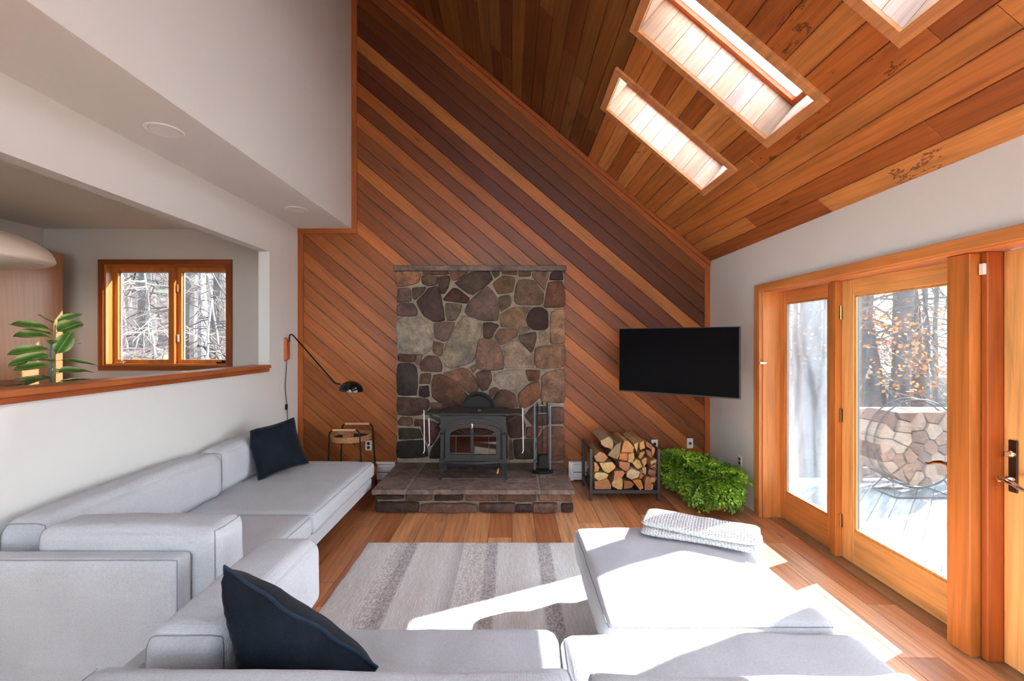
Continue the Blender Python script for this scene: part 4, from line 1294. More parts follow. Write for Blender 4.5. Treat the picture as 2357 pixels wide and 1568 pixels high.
def OL(ps): return [(1330 + a / 9.225, 990 + b / 9.225) for a, b in ps]
LOGS = [([(470,215),(640,120),(722,190),(740,270),(715,400),(550,345),(480,290)],(172,136,108),1),([(800,300),(900,240),(880,430),(835,600),(770,590),(620,520),(690,430)],(142,114,92),1),
 ([(985,230),(1080,240),(1190,370),(1175,468),(920,475),(935,390)],(202,130,86),0),([(1185,290),(1288,240),(1250,465),(1200,370)],(196,150,108),0),([(1300,260),(1390,210),(1410,370),(1310,405)],(194,132,86),0),
 ([(1420,230),(1560,300),(1555,410),(1430,330)],(138,82,60),1),([(1568,330),(1640,390),(1630,480),(1580,570)],(184,118,80),0),([(1430,405),(1545,450),(1560,590),(1450,500)],(128,80,64),1),
 ([(340,560),(460,460),(560,490),(640,580),(540,680),(400,670)],(186,122,90),1),([(870,490),(1040,482),(1035,640),(860,610)],(188,104,64),0),([(1065,490),(1180,474),(1190,560),(1150,690),(1050,660)],(196,144,92),0),
 ([(1280,580),(1310,480),(1425,450),(1370,560),(1310,612)],(180,118,80),0),([(1330,630),(1400,572),(1445,582),(1440,690),(1385,765)],(180,122,90),0),([(1165,710),(1240,622),(1315,645),(1362,785),(1265,828),(1215,780)],(212,160,102),0),
 ([(1520,650),(1650,615),(1650,660),(1530,730)],(194,138,100),0),([(1530,790),(1640,735),(1650,770),(1550,797)],(200,118,86),0),([(450,695),(720,675),(800,770),(740,840),(650,912),(540,860)],(216,166,112),1),
 ([(345,685),(400,695),(460,800),(430,875),(350,888)],(194,128,90),0),([(870,652),(1100,692),(1095,775),(1040,865),(960,845),(880,780)],(174,108,80),0),([(1020,885),(1120,795),(1300,870),(1260,980),(1120,1028),(1010,970)],(200,164,132),1),
 ([(1370,800),(1445,792),(1450,940),(1420,950),(1372,900)],(210,158,126),0),([(1470,910),(1500,812),(1600,840),(1650,880),(1590,978),(1500,940)],(128,80,64),1),([(770,872),(955,858),(1000,905),(940,1000),(750,1055)],(196,118,90),0),
 ([(370,905),(570,905),(650,950),(620,1008),(430,1072),(350,1010)],(216,174,122),1),([(355,1095),(440,1078),(620,1032),(700,1140),(705,1268),(380,1278),(355,1230)],(176,108,80),1),([(720,1135),(770,1065),(930,1015),(958,1100),(940,1268),(850,1272),(740,1200)],(210,160,106),1),
 ([(975,1075),(1130,1085),(1195,1150),(1130,1230),(970,1250)],(158,90,68),1),([(1145,1048),(1320,1035),(1380,1220),(1310,1283),(1220,1150)],(204,122,70),0),([(1340,925),(1408,962),(1350,1042),(1300,1000)],(188,122,84),0),
 ([(1400,1110),(1440,965),(1528,1000),(1528,1268),(1400,1285)],(164,102,80),1),([(1555,1000),(1640,1012),(1640,1108),(1550,1122)],(210,148,96),0),([(1545,1142),(1605,1152),(1595,1278),(1540,1260)],(204,142,100),0),([(1305,835),(1358,825),(1365,895),(1305,930)],(128,84,64),1)]
LPOS = ['topmost left', 'upper grey', 'wide orange top', 'narrow pale wedge', 'pale top right', 'dark slanting', 'thin right-hand', 'dark tucked']
def log_obj(poly2, y0, y1, color, name, label, group, bark, rr, skew=0.0):
    if area2(poly2) < 0: poly2 = poly2[::-1]
    n = len(poly2)
    out = []
    for i in range(n):
        a, b = poly2[i], poly2[(i + 1) % n]
        out += [a, ((a[0] + b[0]) / 2 + rr.uniform(-.004, .004), (a[1] + b[1]) / 2 + rr.uniform(-.004, .004))]
    m = len(out)
    cx_ = sum(p[0] for p in out) / m; cz_ = sum(p[1] for p in out) / m
    mb = MB()
    vs, fs, mi = [], [], []
    L = (y1 - y0)
    for j, t in enumerate((0.0, 0.006, 0.35, 0.7, 1.0)):
        s = 0.97 if j == 0 else 1.0
        for p in out:
            wob = 0.004 * (j > 1)
            vs.append((cx_ + (p[0] - cx_) * s + rr.uniform(-wob, wob) + skew * t, y0 + L * t + (rr.uniform(-.004, .004) if j == 0 else 0), cz_ + (p[1] - cz_) * s + rr.uniform(-wob, wob)))
    vs.append((cx_, y0 - 0.003, cz_))
    c = len(vs) - 1
    mb.add(vs, [(i, (i + 1) % m, c) for i in range(m)] + [tuple(range(4 * m, 5 * m))], 0)
    b0 = len(mb.v)
    base = 0
    fs = [(j * m + i, j * m + (i + 1) % m, (j + 1) * m + (i + 1) % m, (j + 1) * m + i) for j in range(4) for i in range(m)]
    mb.f += fs
    mb.m += [1 if bark and (vs[f[0]][2] < cz_ + 0.01) else 0 for f in fs]
    mb.v = [(a - cx_, b - y0, d - cz_) for a, b, d in mb.v]
    o = bpy.data.objects.new(name, mb.mesh(name, [M['endgrain'], M['bark']]))
    COL.objects.link(o); o.location = (cx_, y0, cz_); o.color = color
    tag(o, label, 'log', group)
    return o
rl_ = random.Random(21)
YLOG = 4.545
cells = []
for i, (poly, c, bk) in enumerate(LOGS):
    w = [(px(x, YLOG), max(pz(y, YLOG), 0.112)) for x, y in OL(poly)]
    cells.append((i, w, c, bk, sum(p[0] for p in w) / len(w), sum(p[1] for p in w) / len(w)))
rows = sorted(cells, key=lambda t: -t[5])
def tonew(c):
    l = sum(c) / 3
    if l > 158: return 'pale tan'
    if l > 138: return 'orange-tan'
    if l > 118: return 'reddish brown'
    return 'dark brown'
order = ['first', 'second', 'third', 'fourth', 'fifth', 'sixth', 'seventh', 'eighth', 'ninth', 'tenth']
rown = ['top', 'upper', 'middle', 'lower', 'bottom']
rank = {}
zz_ = [t[5] for t in rows]
for r in range(5):
    part = rows[r * 7: (r + 1) * 7] if r < 4 else rows[28:]
    for j, t in enumerate(sorted(part, key=lambda q: q[4])):
        rank[t[0]] = (rown[r], order[j])
for (i, w, c, bk, cx_, cz_) in cells:
    rw, od = rank[i]
    log_obj(w, YLOG - 0.02 + rl_.uniform(-0.02, 0.025), 5.02 - rl_.uniform(0.0, 0.05), srgb(int(c[0]*.82+28), int(c[1]*.92+20), int(c[2]*.95+6)), 'firewood_log',
            '%s split log, %s from the left in the %s row of the indoor rack' % (tonew(c), od, rw), 'split logs in the indoor rack', bk, rl_)

# ================================================================== FERNS
M['fern'] = plain('fern_green', srgb(112, 156, 50), 0.5, spec=0.3, var=0.65, vscale=26)
nt = M['fern'].node_tree; bs = nt.nodes['Principled BSDF']
oi = nd(nt, 'ShaderNodeObjectInfo')
old = bs.inputs['Base Color'].links[0].from_socket
nt.links.new(mul(nt, old, ramp(nt, oi.outputs['Random'], [(0.0, (0.45, 0.55, 0.45, 1)), (0.5, g(1.0)), (1.0, (1.7, 1.45, 0.9, 1))])), bs.inputs['Base Color'])
M['fernstem'] = plain('fern_stem', srgb(60, 48, 28), 0.6)
M['soil'] = plain('potting_soil', srgb(50, 38, 30), 0.95)
def frond_mesh(seed, L=0.36):
    r_ = random.Random(seed)
    mb = MB()
    # arching rachis in local xz plane (x outward)
    def P(t): return Vector((L * (0.72 * t - 0.06 * t * t), 0.03 * math.sin(3 * t + seed), L * (0.92 * t - 0.98 * t * t)))
    pts = [P(i / 8) for i in range(9)]
    mb.tube(pts, [0.0018 - 0.0013 * i / 8 for i in range(9)], 3, mi=1, caps=False)
    for i in range(3, 17):
        t = i / 16
        p = P(t); tg = (P(min(1, t + .03)) - P(t - .03)).normalized()
        for s in (-1, 1):
            side = Vector((0, s, 0))
            pl = L * 0.34 * math.sin(math.pi * min(1, 0.16 + t * 0.80)) + 0.02
            d = (side * 0.85 + tg * 0.5 + Vector((0, 0, -0.25 + r_.uniform(-.2, .2)))).normalized()
            k = max(3, int(pl / 0.021))
            for j in range(1, k + 1):
                q = p + d * (pl * j / k) + Vector((0, 0, -0.25 * pl * (j / k) ** 2))
                for ss in (-1, 1):
                    if r_.random() < 0.12: continue
                    ax = (tg * ss * 0.9 + d * 0.6 + Vector((r_.uniform(-.4, .4), r_.uniform(-.4, .4), r_.uniform(-.5, .3)))).normalized()
                    sz_ = 0.021 * r_.uniform(0.7, 1.3)
                    b = ax.cross(Vector((r_.uniform(-.3, .3), r_.uniform(-.3, .3), 1))).normalized()
                    mb.add([q, q + ax * sz_ * 0.65 + b * sz_ * 0.5, q + ax * sz_ * 1.15, q + ax * sz_ * 0.65 - b * sz_ * 0.5], [(0, 1, 2, 3)], 0)
    me = bpy.data.meshes.new('frond'); me.from_pydata(mb.v, [], mb.f)
    me.materials.append(M['fern']); me.materials.append(M['fernstem'])
    me.polygons.foreach_set('material_index', mb.m)
    return me
FR = [frond_mesh(s, 0.28 + 0.03 * s) for s in range(6)]
def fern(name, x, y, z0, pr, ph, n, label, sc, seed):
    r_ = random.Random(seed)
    t = thing(name, label, 'potted plant', (x, y, z0), group='ferns in the corner')
    MB().lathe([(pr * 0.7, z0), (pr * 0.95, z0 + ph * 0.8), (pr * 1.06, z0 + ph * 0.8), (pr * 1.08, z0 + ph), (pr * 0.95, z0 + ph), (pr * 0.9, z0 + ph * 0.88)], (x, y, 0), 28).build('pot', M['terracotta'], t, True)
    MB().lathe([(0.0, z0 + ph * 0.9), (pr * 0.92, z0 + ph * 0.9)], (x, y, 0), 20).build('soil', M['soil'], t)
    for i in range(n):
        a = 2.399963 * i + r_.uniform(-.2, .2)
        el = r_.uniform(-0.7, 1.0) if i < n * 0.72 else r_.uniform(0.9, 2.1)
        s = sc * r_.uniform(0.75, 1.15)
        mt = Matrix.Translation((math.cos(a) * pr * 0.45, math.sin(a) * pr * 0.45, ph * 0.9)) @ Matrix.Rotation(a, 4, 'Z') @ Matrix.Rotation(-el * 0.6, 4, 'Y') @ Matrix.Rotation(r_.uniform(-.5, .5), 4, 'X') @ Matrix.Scale(s, 4)
        # keep inside the room corner
        reach = s * 0.34
        if x + math.cos(a) * (reach + 0.05) > XR - 0.03 or y + math.sin(a) * (reach + 0.05) > YB - 0.09:
            mt = Matrix.Translation((math.cos(a) * pr * 0.2, math.sin(a) * pr * 0.2, ph * 0.9)) @ Matrix.Rotation(a, 4, 'Z') @ Matrix.Rotation(-1.0, 4, 'Y') @ Matrix.Scale(s * 0.7, 4)
        if x - 0.02 + math.cos(a) * (reach + 0.06) < RX1 + 0.03 and 4.5 < y: mt = mt @ Matrix.Scale(0.72, 4)
        put('frond', r_.choice(FR), t, mt)
fern('potted_fern', 1.785, 4.70, 0.0, 0.12, 0.25, 95, 'bushy green maidenhair fern beside the firewood rack', 1.0, 4)
fern('potted_fern', 1.945, 4.36, 0.0, 0.11, 0.22, 105, 'drooping green maidenhair fern in front, close to the glazed side light', 1.05, 9)

# ================================================================== OUTLETS
def outlet(x0, x1, y0, y1, label, kind, wallx=False):
    if not wallx:
        d = YB
        X0, X1, Z1, Z0 = px(x0, d), px(x1, d), pz(y0, d), pz(y1, d)
        t = thing('wall_outlet', label, 'wall outlet', ((X0 + X1) / 2, YB, (Z0 + Z1) / 2), group='white wall plates')
        MB().box(X0, X1, YB - 0.007, YB + 0.001, Z0, Z1, ch=0.002).build('plate', M['whiteplastic'], t)
        xm_, w = (X0 + X1) / 2, (X1 - X0)
        for zz in ((Z0 * 0.7 + Z1 * 0.3, Z0 * 0.3 + Z1 * 0.7) if kind == 2 else ((Z0 + Z1) / 2,)):
            MB().lathe([(w * 0.24, 0.0), (w * 0.24, -0.002), (0.0, -0.002)], (xm_, YB - 0.007, zz), 18, axis='y').build('socket', M['darkhole'] if kind != 0 else M['brass'], t)
    else:
        Yc = XR * FPX / ((x0 + x1) / 2 - CX)
        Z1, Z0 = pz(y0, Yc), pz(y1, Yc)
        t = thing('wall_outlet', label, 'wall outlet', (XR, Yc, (Z0 + Z1) / 2), group='white wall plates')
        MB().box(XR - 0.007, XR + 0.001, Yc - 0.036, Yc + 0.036, Z0, Z1, ch=0.002).build('plate', M['whiteplastic'], t)
        for zz in (Z0 * 0.7 + Z1 * 0.3, Z0 * 0.3 + Z1 * 0.7):
            MB().lathe([(0.017, 0.0), (0.017, -0.002), (0.0, -0.002)], (XR - 0.007, Yc, zz), 18, axis='x').build('socket', M['darkhole'], t)
outlet(841, 856, 1014, 1037, 'white double outlet on the cedar wall behind the rattan table', 2)
outlet(1499, 1514, 1012, 1032, 'white round outlet plate just right of the firewood rack', 1)
outlet(1581, 1595, 1009, 1032, 'white cable plate on the cedar wall above the left fern', 0)
outlet(1699, 1708, 1050, 1073, 'white double outlet on the right white wall above the ferns', 2, True)

# ================================================================== WALL LAMP
lp = thing('swing_arm_lamp', 'black swing-arm wall lamp with wooden plate and dome shade', 'wall lamp', (XL, 4.9, 1.5))
pl_ = MB()
pl_.prism([(XL, 1.375), (XL + 0.035, 1.40), (XL + 0.035, 1.605), (XL, 1.63)], 'y', 4.868, 4.932)
pl_.build('wall_plate', M['trimz'], lp).color = srgb(186, 104, 62)
LA = Vector((-2.395, 4.9, 1.60))
path = [(-2.395, 4.9, 1.585), (-2.395, 4.9, 1.645), (-2.388, 4.898, 1.662), (-2.37, 4.893, 1.666), (-2.35, 4.888, 1.655), (-1.86, 4.76, 1.165), (-1.845, 4.757, 1.152), (-1.79, 4.75, 1.142)]
MB().tube(path, 0.0075, 10).build('arm', M['black'], lp, True)
# dome shade, tilted a little
sh = MB()
prof = []
R_ = 0.122
for i in range(13):
    a = math.pi / 2 * i / 12
    prof.append((R_ * math.sin(a), R_ * 0.86 * math.cos(a)))
prof += [(R_ - 0.004, 0.0)] + [((R_ - 0.004) * math.sin(math.pi / 2 * (11 - i) / 12), (R_ - 0.004) * 0.86 * math.cos(math.pi / 2 * (11 - i) / 12) - 0.002) for i in range(12)]
sh.lathe(prof, (0, 0, 0), 40)
sc_ = Vector((-1.675, 4.74, 1.075))
rm = Matrix.Rotation(math.radians(4), 3, 'Y')
sh.v = [tuple(rm @ Vector(v) + sc_) for v in sh.v]
sh.build('shade', M['blackgloss'], lp, True)
bl_ = MB(); bl_.lathe([(0.0, -0.02), (0.02, -0.012), (0.026, 0.01), (0.018, 0.04), (0.014, 0.07), (0.0, 0.07)], tuple(sc_), 16); bl_.build('bulb', M['whiteplastic'], lp, True)
MB().tube([(XL + 0.016, 4.9, 1.378), (XL + 0.012, 4.895, 1.25), (XL + 0.008, 4.885, 1.13), (XL + 0.009, 4.885, 1.06), (XL + 0.014, 4.9, 0.955), (XL + 0.016, 4.91, 0.86), (XL + 0.02, 4.92, 0.70), (XL + 0.02, 4.92, 0.5)], 0.0035, 8).build('cord', M['black'], lp, True)
MB().box(XL + 0.004, XL + 0.024, 4.885, 4.912, 0.855, 0.915, ch=0.004).build('cord_switch', M['black'], lp)

# ================================================================== RATTAN SIDE TABLE
def rattan_mat(name, col, sc=120):
    m, nt, bs, out = newmat(name)
    w = nd(nt, 'ShaderNodeTexWave', bands_direction='Z'); w.inputs['Scale'].default_value = sc / 6.3
    w.inputs['Distortion'].default_value = 1.2; w.inputs['Detail'].default_value = 2; w.inputs['Detail Scale'].default_value = 3
    nt.links.new(coords(nt), w.inputs['Vector'])
    n_ = noise_t(nt, coords(nt), 40, 4)
    x = mul(nt, mul(nt, col, ramp(nt, w.outputs['Fac'], [(0.1, g(0.6)), (0.6, g(1.05))])), ramp(nt, n_, [(0.3, g(0.75)), (0.7, g(1.15))]))
    nt.links.new(x, bs.inputs['Base Color']); bs.inputs['Roughness'].default_value = 0.7
    bump(nt, bs, w.outputs['Fac'], 0.5, 0.006)
    return m
M['rattan'] = rattan_mat('rattan_weave', srgb(190, 140, 92), 420)
M['rattandark'] = rattan_mat('rattan_basket_weave', srgb(176, 108, 62), 420)
M['leather'] = plain('tan_leather', srgb(206, 158, 120), 0.6, var=0.08, vscale=20)
TX, TYY = -1.71, 4.85
tb = thing('rattan_side_table', 'round two-tier rattan side table with black tube legs and leather grips', 'side table', (TX, TYY, 0))
for yo in (-0.15, 0.15):
    Y = TYY + yo
    dx = 0.0 if yo < 0 else 0.03
    x0, x1, zt_ = TX - 0.165 + dx * 0.6, TX + 0.125 + dx * 1.5, 0.672 + (0.012 if yo > 0 else 0)
    fr_ = [(x0 - 0.028, Y, 0.0), (x0 - 0.012, Y, 0.62), (x0 - 0.004, Y, zt_ - 0.02), (x0 + 0.02, Y, zt_), (x1 - 0.02, Y, zt_), (x1 + 0.004, Y, zt_ - 0.02), (x1 + 0.012, Y, 0.62), (x1 + 0.05, Y, 0.0)]
    MB().tube(fr_, 0.0085, 10).build('leg_frame', M['black'], tb, True)
    MB().tube([(x0 + 0.025, Y, zt_), (x1 - 0.025, Y, zt_)], 0.0125, 12).build('leather_grip', M['leather'], tb, True)
rt = 0.205
tray = MB(); tray.lathe([(rt - 0.012, 0.545), (rt, 0.548), (rt + 0.004, 0.60), (rt, 0.606), (rt - 0.012, 0.604), (rt - 0.012, 0.552), (rt - 0.012, 0.545)], (TX, TYY, 0), 48, caps=False); tray.build('tray_rim', M['rattan'], tb, True)
MB().lathe([(0.0, 0.562), (rt - 0.012, 0.562), (rt - 0.012, 0.570), (0.0, 0.570)], (TX, TYY, 0), 40).build('tray_bottom', M['black'], tb, True)
rb_ = 0.225
bs_ = MB(); bs_.lathe([(rb_ - 0.02, 0.065), (rb_, 0.07), (rb_ + 0.022, 0.25), (rb_ + 0.016, 0.262), (rb_ + 0.006, 0.258), (rb_ - 0.012, 0.08), (0.0, 0.08)], (TX + 0.02, TYY, 0), 48); bs_.build('lower_basket', M['rattandark'], tb, True)
cs = MB().lathe([(0.0, 0.5705), (0.055, 0.5705), (0.058, 0.606), (0.05, 0.61), (0.046, 0.580), (0.0, 0.580)], (TX - 0.02, TYY - 0.04, 0), 28).build('small_bowl', M['leatherbowl'] if 'leatherbowl' in M else M['terracotta'], None, True)
tag(cs, 'small orange dish on the rattan tray', 'dish')

# ================================================================== SOFT FURNITURE
def rbox_map(p, h, r, crown, wr, seed):
    """map p in [-1,1]^3 on a cube surface to a puffy rounded box with half sizes h"""
    hx, hy, hz = h
    q = Vector((p[0] * hx, p[1] * hy, p[2] * hz))
    rr = min(r, hx, hy, hz)
    inn = Vector((max(-hx + rr, min(hx - rr, q.x)), max(-hy + rr, min(hy - rr, q.y)), max(-hz + rr, min(hz - rr, q.z))))
    d = q - inn
    if d.length > 1e-9: q = inn + d.normalized() * rr
    u, v, w = p
    b = lambda t: max(0.0, 1 - t * t) ** 0.7
    q.z += (crown[2] * (1 if w > 0 else -0.2) * abs(w)) * b(u) * b(v)
    q.x += crown[0] * (1 if u > 0 else -1) * abs(u) ** 3 * b(v) * b(w)
    q.y += crown[1] * (1 if v > 0 else -1) * abs(v) ** 3 * b(u) * b(w)
    if wr:
        nv = noise.noise(Vector((q.x * 5 + seed, q.y * 5, q.z * 5))) * wr + noise.noise(Vector((q.x * 14 + seed, q.y * 14, q.z * 14))) * wr * 0.4
        q += Vector((u ** 3, v ** 3, w ** 3)).normalized() * nv if abs(u) + abs(v) + abs(w) > 0 else Vector((0, 0, 0))
    return q

def cushion(name, x0, x1, y0, y1, z0, z1, parent, r=0.045, crown=(0.008, 0.008, 0.02), wr=0.004, n=22, seed=1.0, mat='sofa', seam=('top',), rot=None, pinch=0.0):
    h = ((x1 - x0) / 2, (y1 - y0) / 2, (z1 - z0) / 2)
    c = Vector(((x0 + x1) / 2, (y0 + y1) / 2, (z0 + z1) / 2))
    def f(p):
        q = rbox_map(p, h, r, crown, wr, seed)
        if pinch:      # corners drawn in slightly upward (ears)
            k = (abs(p[0]) * abs(p[1])) ** 4
            q.z += pinch * k * (1 if p[2] > 0 else 0)
        if rot is not None: q = rot @ q
        return q + c
    vs, fs, key = [], [], {}
    def vid(p):
        k = (round(p[0], 5), round(p[1], 5), round(p[2], 5))
        if k not in key:
            key[k] = len(vs); vs.append(f(p))
        return key[k]
    # denser sampling near the edges
    g_ = [-1 + 2 * i / n for i in range(n + 1)]
    g_ = [math.copysign(1 - (1 - abs(t)) ** 1.35, t) for t in g_]
    for ax in range(3):
        for s in (-1, 1):
            for i in range(n):
                for j in range(n):
                    quad = []
                    for (a, b) in ((i, j), (i + 1, j), (i + 1, j + 1), (i, j + 1)):
                        t = [0, 0, 0]; t[ax] = s; t[(ax + 1) % 3] = g_[a]; t[(ax + 2) % 3] = g_[b]
                        quad.append(vid(t))
                    fs.append(quad if s > 0 else quad[::-1])
    mb = MB(); mb.add(vs, fs)
    o = mb.build(name, M[mat], parent, smooth=True, ang=3.2)
    N_ = 24
    loops = []
    if 'top' in seam: loops.append([(a, b, 0.985) for (a, b) in ring2(N_)])
    if 'bottom' in seam: loops.append([(a, b, -0.985) for (a, b) in ring2(N_)])
    if 'xa' in seam: loops.append([(-0.985, a, b) for (a, b) in ring2(N_)])
    if 'xb' in seam: loops.append([(0.985, a, b) for (a, b) in ring2(N_)])
    if 'ya' in seam: loops.append([(a, -0.985, b) for (a, b) in ring2(N_)])
    if 'yb' in seam: loops.append([(a, 0.985, b) for (a, b) in ring2(N_)])
    for lp_ in loops:
        sm_ = MB(); sm_.tube([f(p) for p in lp_], 0.0026, 5, closed=True)
        sm_.build('seam', M['sofaseam' if mat == 'sofa' else 'velvetseam'], o, True)
    return o

def ring2(n):
    out = []
    for i in range(n): out.append((-1 + 2 * i / n, -1))
    for i in range(n): out.append((1, -1 + 2 * i / n))
    for i in range(n): out.append((1 - 2 * i / n, 1))
    for i in range(n): out.append((-1, 1 - 2 * i / n))
    return out

# ---- long sofa along the left wall
s1 = thing('long_sofa', 'long light grey sofa along the left half wall', 'sofa', (-1.9, 3.2, 0))
SE = -1.335
MB().box(-2.40, SE - 0.02, 1.98, 4.40, 0.17, 0.272, ch=0.012).build('base', M['sofa'], s1)
for (X, Y) in ((-2.33, 2.1), (SE - 0.25, 2.1), (-2.33, 4.3), (SE - 0.25, 4.2), (SE - 0.25, 3.1)):
    MB().box(X - 0.03, X + 0.03, Y - 0.03, Y + 0.03, 0.0, 0.175).build('leg', M['black'], s1)
MB().box(-2.425, -2.36, 1.98, 4.40, 0.272, 0.60, ch=0.015).build('back_frame', M['sofa'], s1)
cushion('seat_cushion', -2.37, SE, 3.075, 4.44, 0.275, 0.425, s1, 0.045, (0.008, 0.012, 0.028), 0.006, 28, 2.0, seam=('top', 'bottom'))
cushion('seat_cushion', -2.37, SE, 1.99, 3.07, 0.275, 0.425, s1, 0.045, (0.008, 0.006, 0.026), 0.006, 26, 5.0, seam=('top', 'bottom'))
cushion('back_cushion', -2.41, -2.19, 3.44, 4.45, 0.43, 0.755, s1, 0.075, (0.015, 0.01, 0.02), 0.006, 24, 7.0, seam=('ya', 'yb'))
cushion('back_cushion', -2.40, -2.16, 2.10, 3.43, 0.43, 0.755, s1, 0.075, (0.015, 0.01, 0.02), 0.006, 24, 8.0, seam=('ya', 'yb'))
cushion('arm_panel', -2.36, -1.386, 1.885, 1.975, 0.12, 0.685, s1, 0.018, (0.0, 0.004, 0.002), 0.001, 14, 3.0, seam=('ya',))
cushion('arm_cushion', -2.085, -1.285, 1.985, 2.20, 0.43, 0.765, s1, 0.05, (0.006, 0.012, 0.018), 0.006, 24, 12.0, seam=('xb', 'xa'), pinch=0.012)

# ---- front sofa seen from behind
s2 = thing('front_sofa', 'light grey sofa in the foreground seen over its back', 'sofa', (0.1, 1.5, 0))
MB().box(-1.10, 1.33, 1.10, 1.84, 0.10, 0.27, ch=0.015).build('base', M['sofa'], s2)
for (X, Y) in ((-1.0, 1.2), (-1.0, 1.75), (1.25, 1.2), (1.25, 1.75)):
    MB().box(X - 0.03, X + 0.03, Y - 0.03, Y + 0.03, 0.0135 if X < 0 else 0.0, 0.105).build('leg', M['black'], s2)
MB().box(-1.20, 1.05, 1.02, 1.115, 0.10, 0.62, ch=0.02).build('back_frame', M['sofa'], s2)
MB().box(-1.205, -1.115, 1.03, 2.03, 0.10, 0.60, ch=0.02).build('arm_panel', M['sofa'], s2)
cushion('seat_cushion', -0.845, 0.183, 1.12, 1.875, 0.275, 0.42, s2, 0.05, (0.004, 0.012, 0.03), 0.006, 26, 21.0, seam=('top',))
cushion('seat_cushion', 0.19, 1.385, 1.12, 1.845, 0.275, 0.42, s2, 0.05, (0.008, 0.012, 0.03), 0.006, 26, 23.0, seam=('top',))
cushion('arm_cushion', -1.11, -0.85, 1.345, 2.045, 0.425, 0.722, s2, 0.06, (0.01, 0.012, 0.018), 0.005, 26, 25.0, seam=('ya', 'yb'))
cushion('back_cushion', -1.10, 0.172, 1.00, 1.20, 0.43, 0.745, s2, 0.055, (0.004, 0.012, 0.006), 0.006, 26, 27.0, seam=('xa', 'xb'), pinch=0.018)
cushion('back_cushion', 0.182, 1.05, 1.00, 1.20, 0.43, 0.735, s2, 0.055, (0.004, 0.012, 0.004), 0.006, 26, 29.0, seam=('xa', 'xb'), pinch=0.014)

# ---- ottoman / chaise
ot = thing('ottoman', 'large square light grey ottoman in full sun', 'ottoman', (0.87, 2.37, 0))
MB().box(0.43, 1.31, 1.90, 2.83, 0.10, 0.27, ch=0.02).build('base', M['sofa'], ot)
for (X, Y) in ((0.5, 1.97), (1.24, 1.97), (0.5, 2.76), (1.24, 2.76)):
    MB().box(X - 0.03, X + 0.03, Y - 0.03, Y + 0.03, 0.0135 if X < 1 else 0.0, 0.105).build('leg', M['black'], ot)
cushion('cushion', 0.385, 1.352, 1.872, 2.875, 0.265, 0.42, ot, 0.045, (0.008, 0.01, 0.03), 0.006, 30, 31.0, seam=('top', 'bottom'))

# ---- pillows
def pillow(name, label, S, T, loc, R, clampf=None, seed=0.0, cc=0.085):
    t = thing(name, label, 'pillow', loc, group='navy velvet pillows')
    n = 26
    Rm = R.to_3x3()
    def f(u, v, s):
        x = S / 2 * u * (1 - cc * (1 - v * v)); z = S / 2 * v * (1 - cc * (1 - u * u))
        k = max(0.0, (1 - u * u) * (1 - v * v))
        y = s * T / 2 * k ** 0.42 * (1 + 0.12 * noise.noise(Vector((u * 2 + seed, v * 2, s)))) + 0.012 * noise.noise(Vector((u * 3 + seed, v * 3, 1.3)))
        q = Rm @ Vector((x, y, z)) + Vector(loc)
        if clampf: q = clampf(q)
        return q - Vector(loc)
    vs, fs = [], []
    for s in (-1, 1):
        b = len(vs)
        for i in range(n + 1):
            for j in range(n + 1):
                vs.append(f(-1 + 2 * i / n, -1 + 2 * j / n, s))
        for i in range(n):
            for j in range(n):
                q = (b + i * (n + 1) + j, b + (i + 1) * (n + 1) + j, b + (i + 1) * (n + 1) + j + 1, b + i * (n + 1) + j + 1)
                fs.append(q)
    mb = MB(); mb.add(vs, fs)
    o = mb.build('cover', M['velvet'], t, smooth=True, local=True, ang=3.2)
    sm_ = MB(); sm_.tube([f(a, b, 0.0) for (a, b) in ring2(20)], 0.0055, 6, closed=True)
    sm_.build('piping', M['velvetseam'], t, True, local=True)
    return t
def basis(a, up):
    a = Vector(a).normalized(); up = Vector(up); up = (up - a * a.dot(up)).normalized(); nrm = a.cross(up) * -1
    # local x=a, y=depth (away from camera), z=up
    return Matrix((( a.x, nrm.x * -1 * -1, up.x, 0), (a.y, nrm.y, up.y, 0), (a.z, nrm.z, up.z, 0), (0, 0, 0, 1)))
def cl1(q):
    q = q.copy()
    if q.z < 0.455: q.z = 0.455 - (0.455 - q.z) * 0.05
    if q.x < -2.17: q.x = -2.17 + (q.x + 2.17) * 0.05
    return q
pillow('velvet_pillow', 'navy velvet pillow leaning in the far corner of the long sofa', 0.43, 0.15, (-2.03, 3.93, 0.672), basis((0.58, 0.78, 0.12), (-0.42, 0.05, 0.90)), cl1, 2.0)
def cl2(q):
    q = q.copy()
    if q.z < 0.455: q.z = 0.455 - (0.455 - q.z) * 0.04
    xm_ = -0.845 + max(0.0, 0.9 - q.z) * 0.28
    if q.x < xm_: q.x = xm_ + (q.x - xm_) * 0.06
    if q.z < 0.78 and q.y < 1.225: q.y = 1.225 + (q.y - 1.225) * 0.06
    return q
pillow('velvet_pillow', 'large navy velvet pillow in the foreground against the sofa arm', 0.54, 0.25, (-0.762, 1.43, 0.568), basis((0.455, 0.0, -0.298), (0.5, -0.34, 0.83)), cl2, 5.0, 0.02)

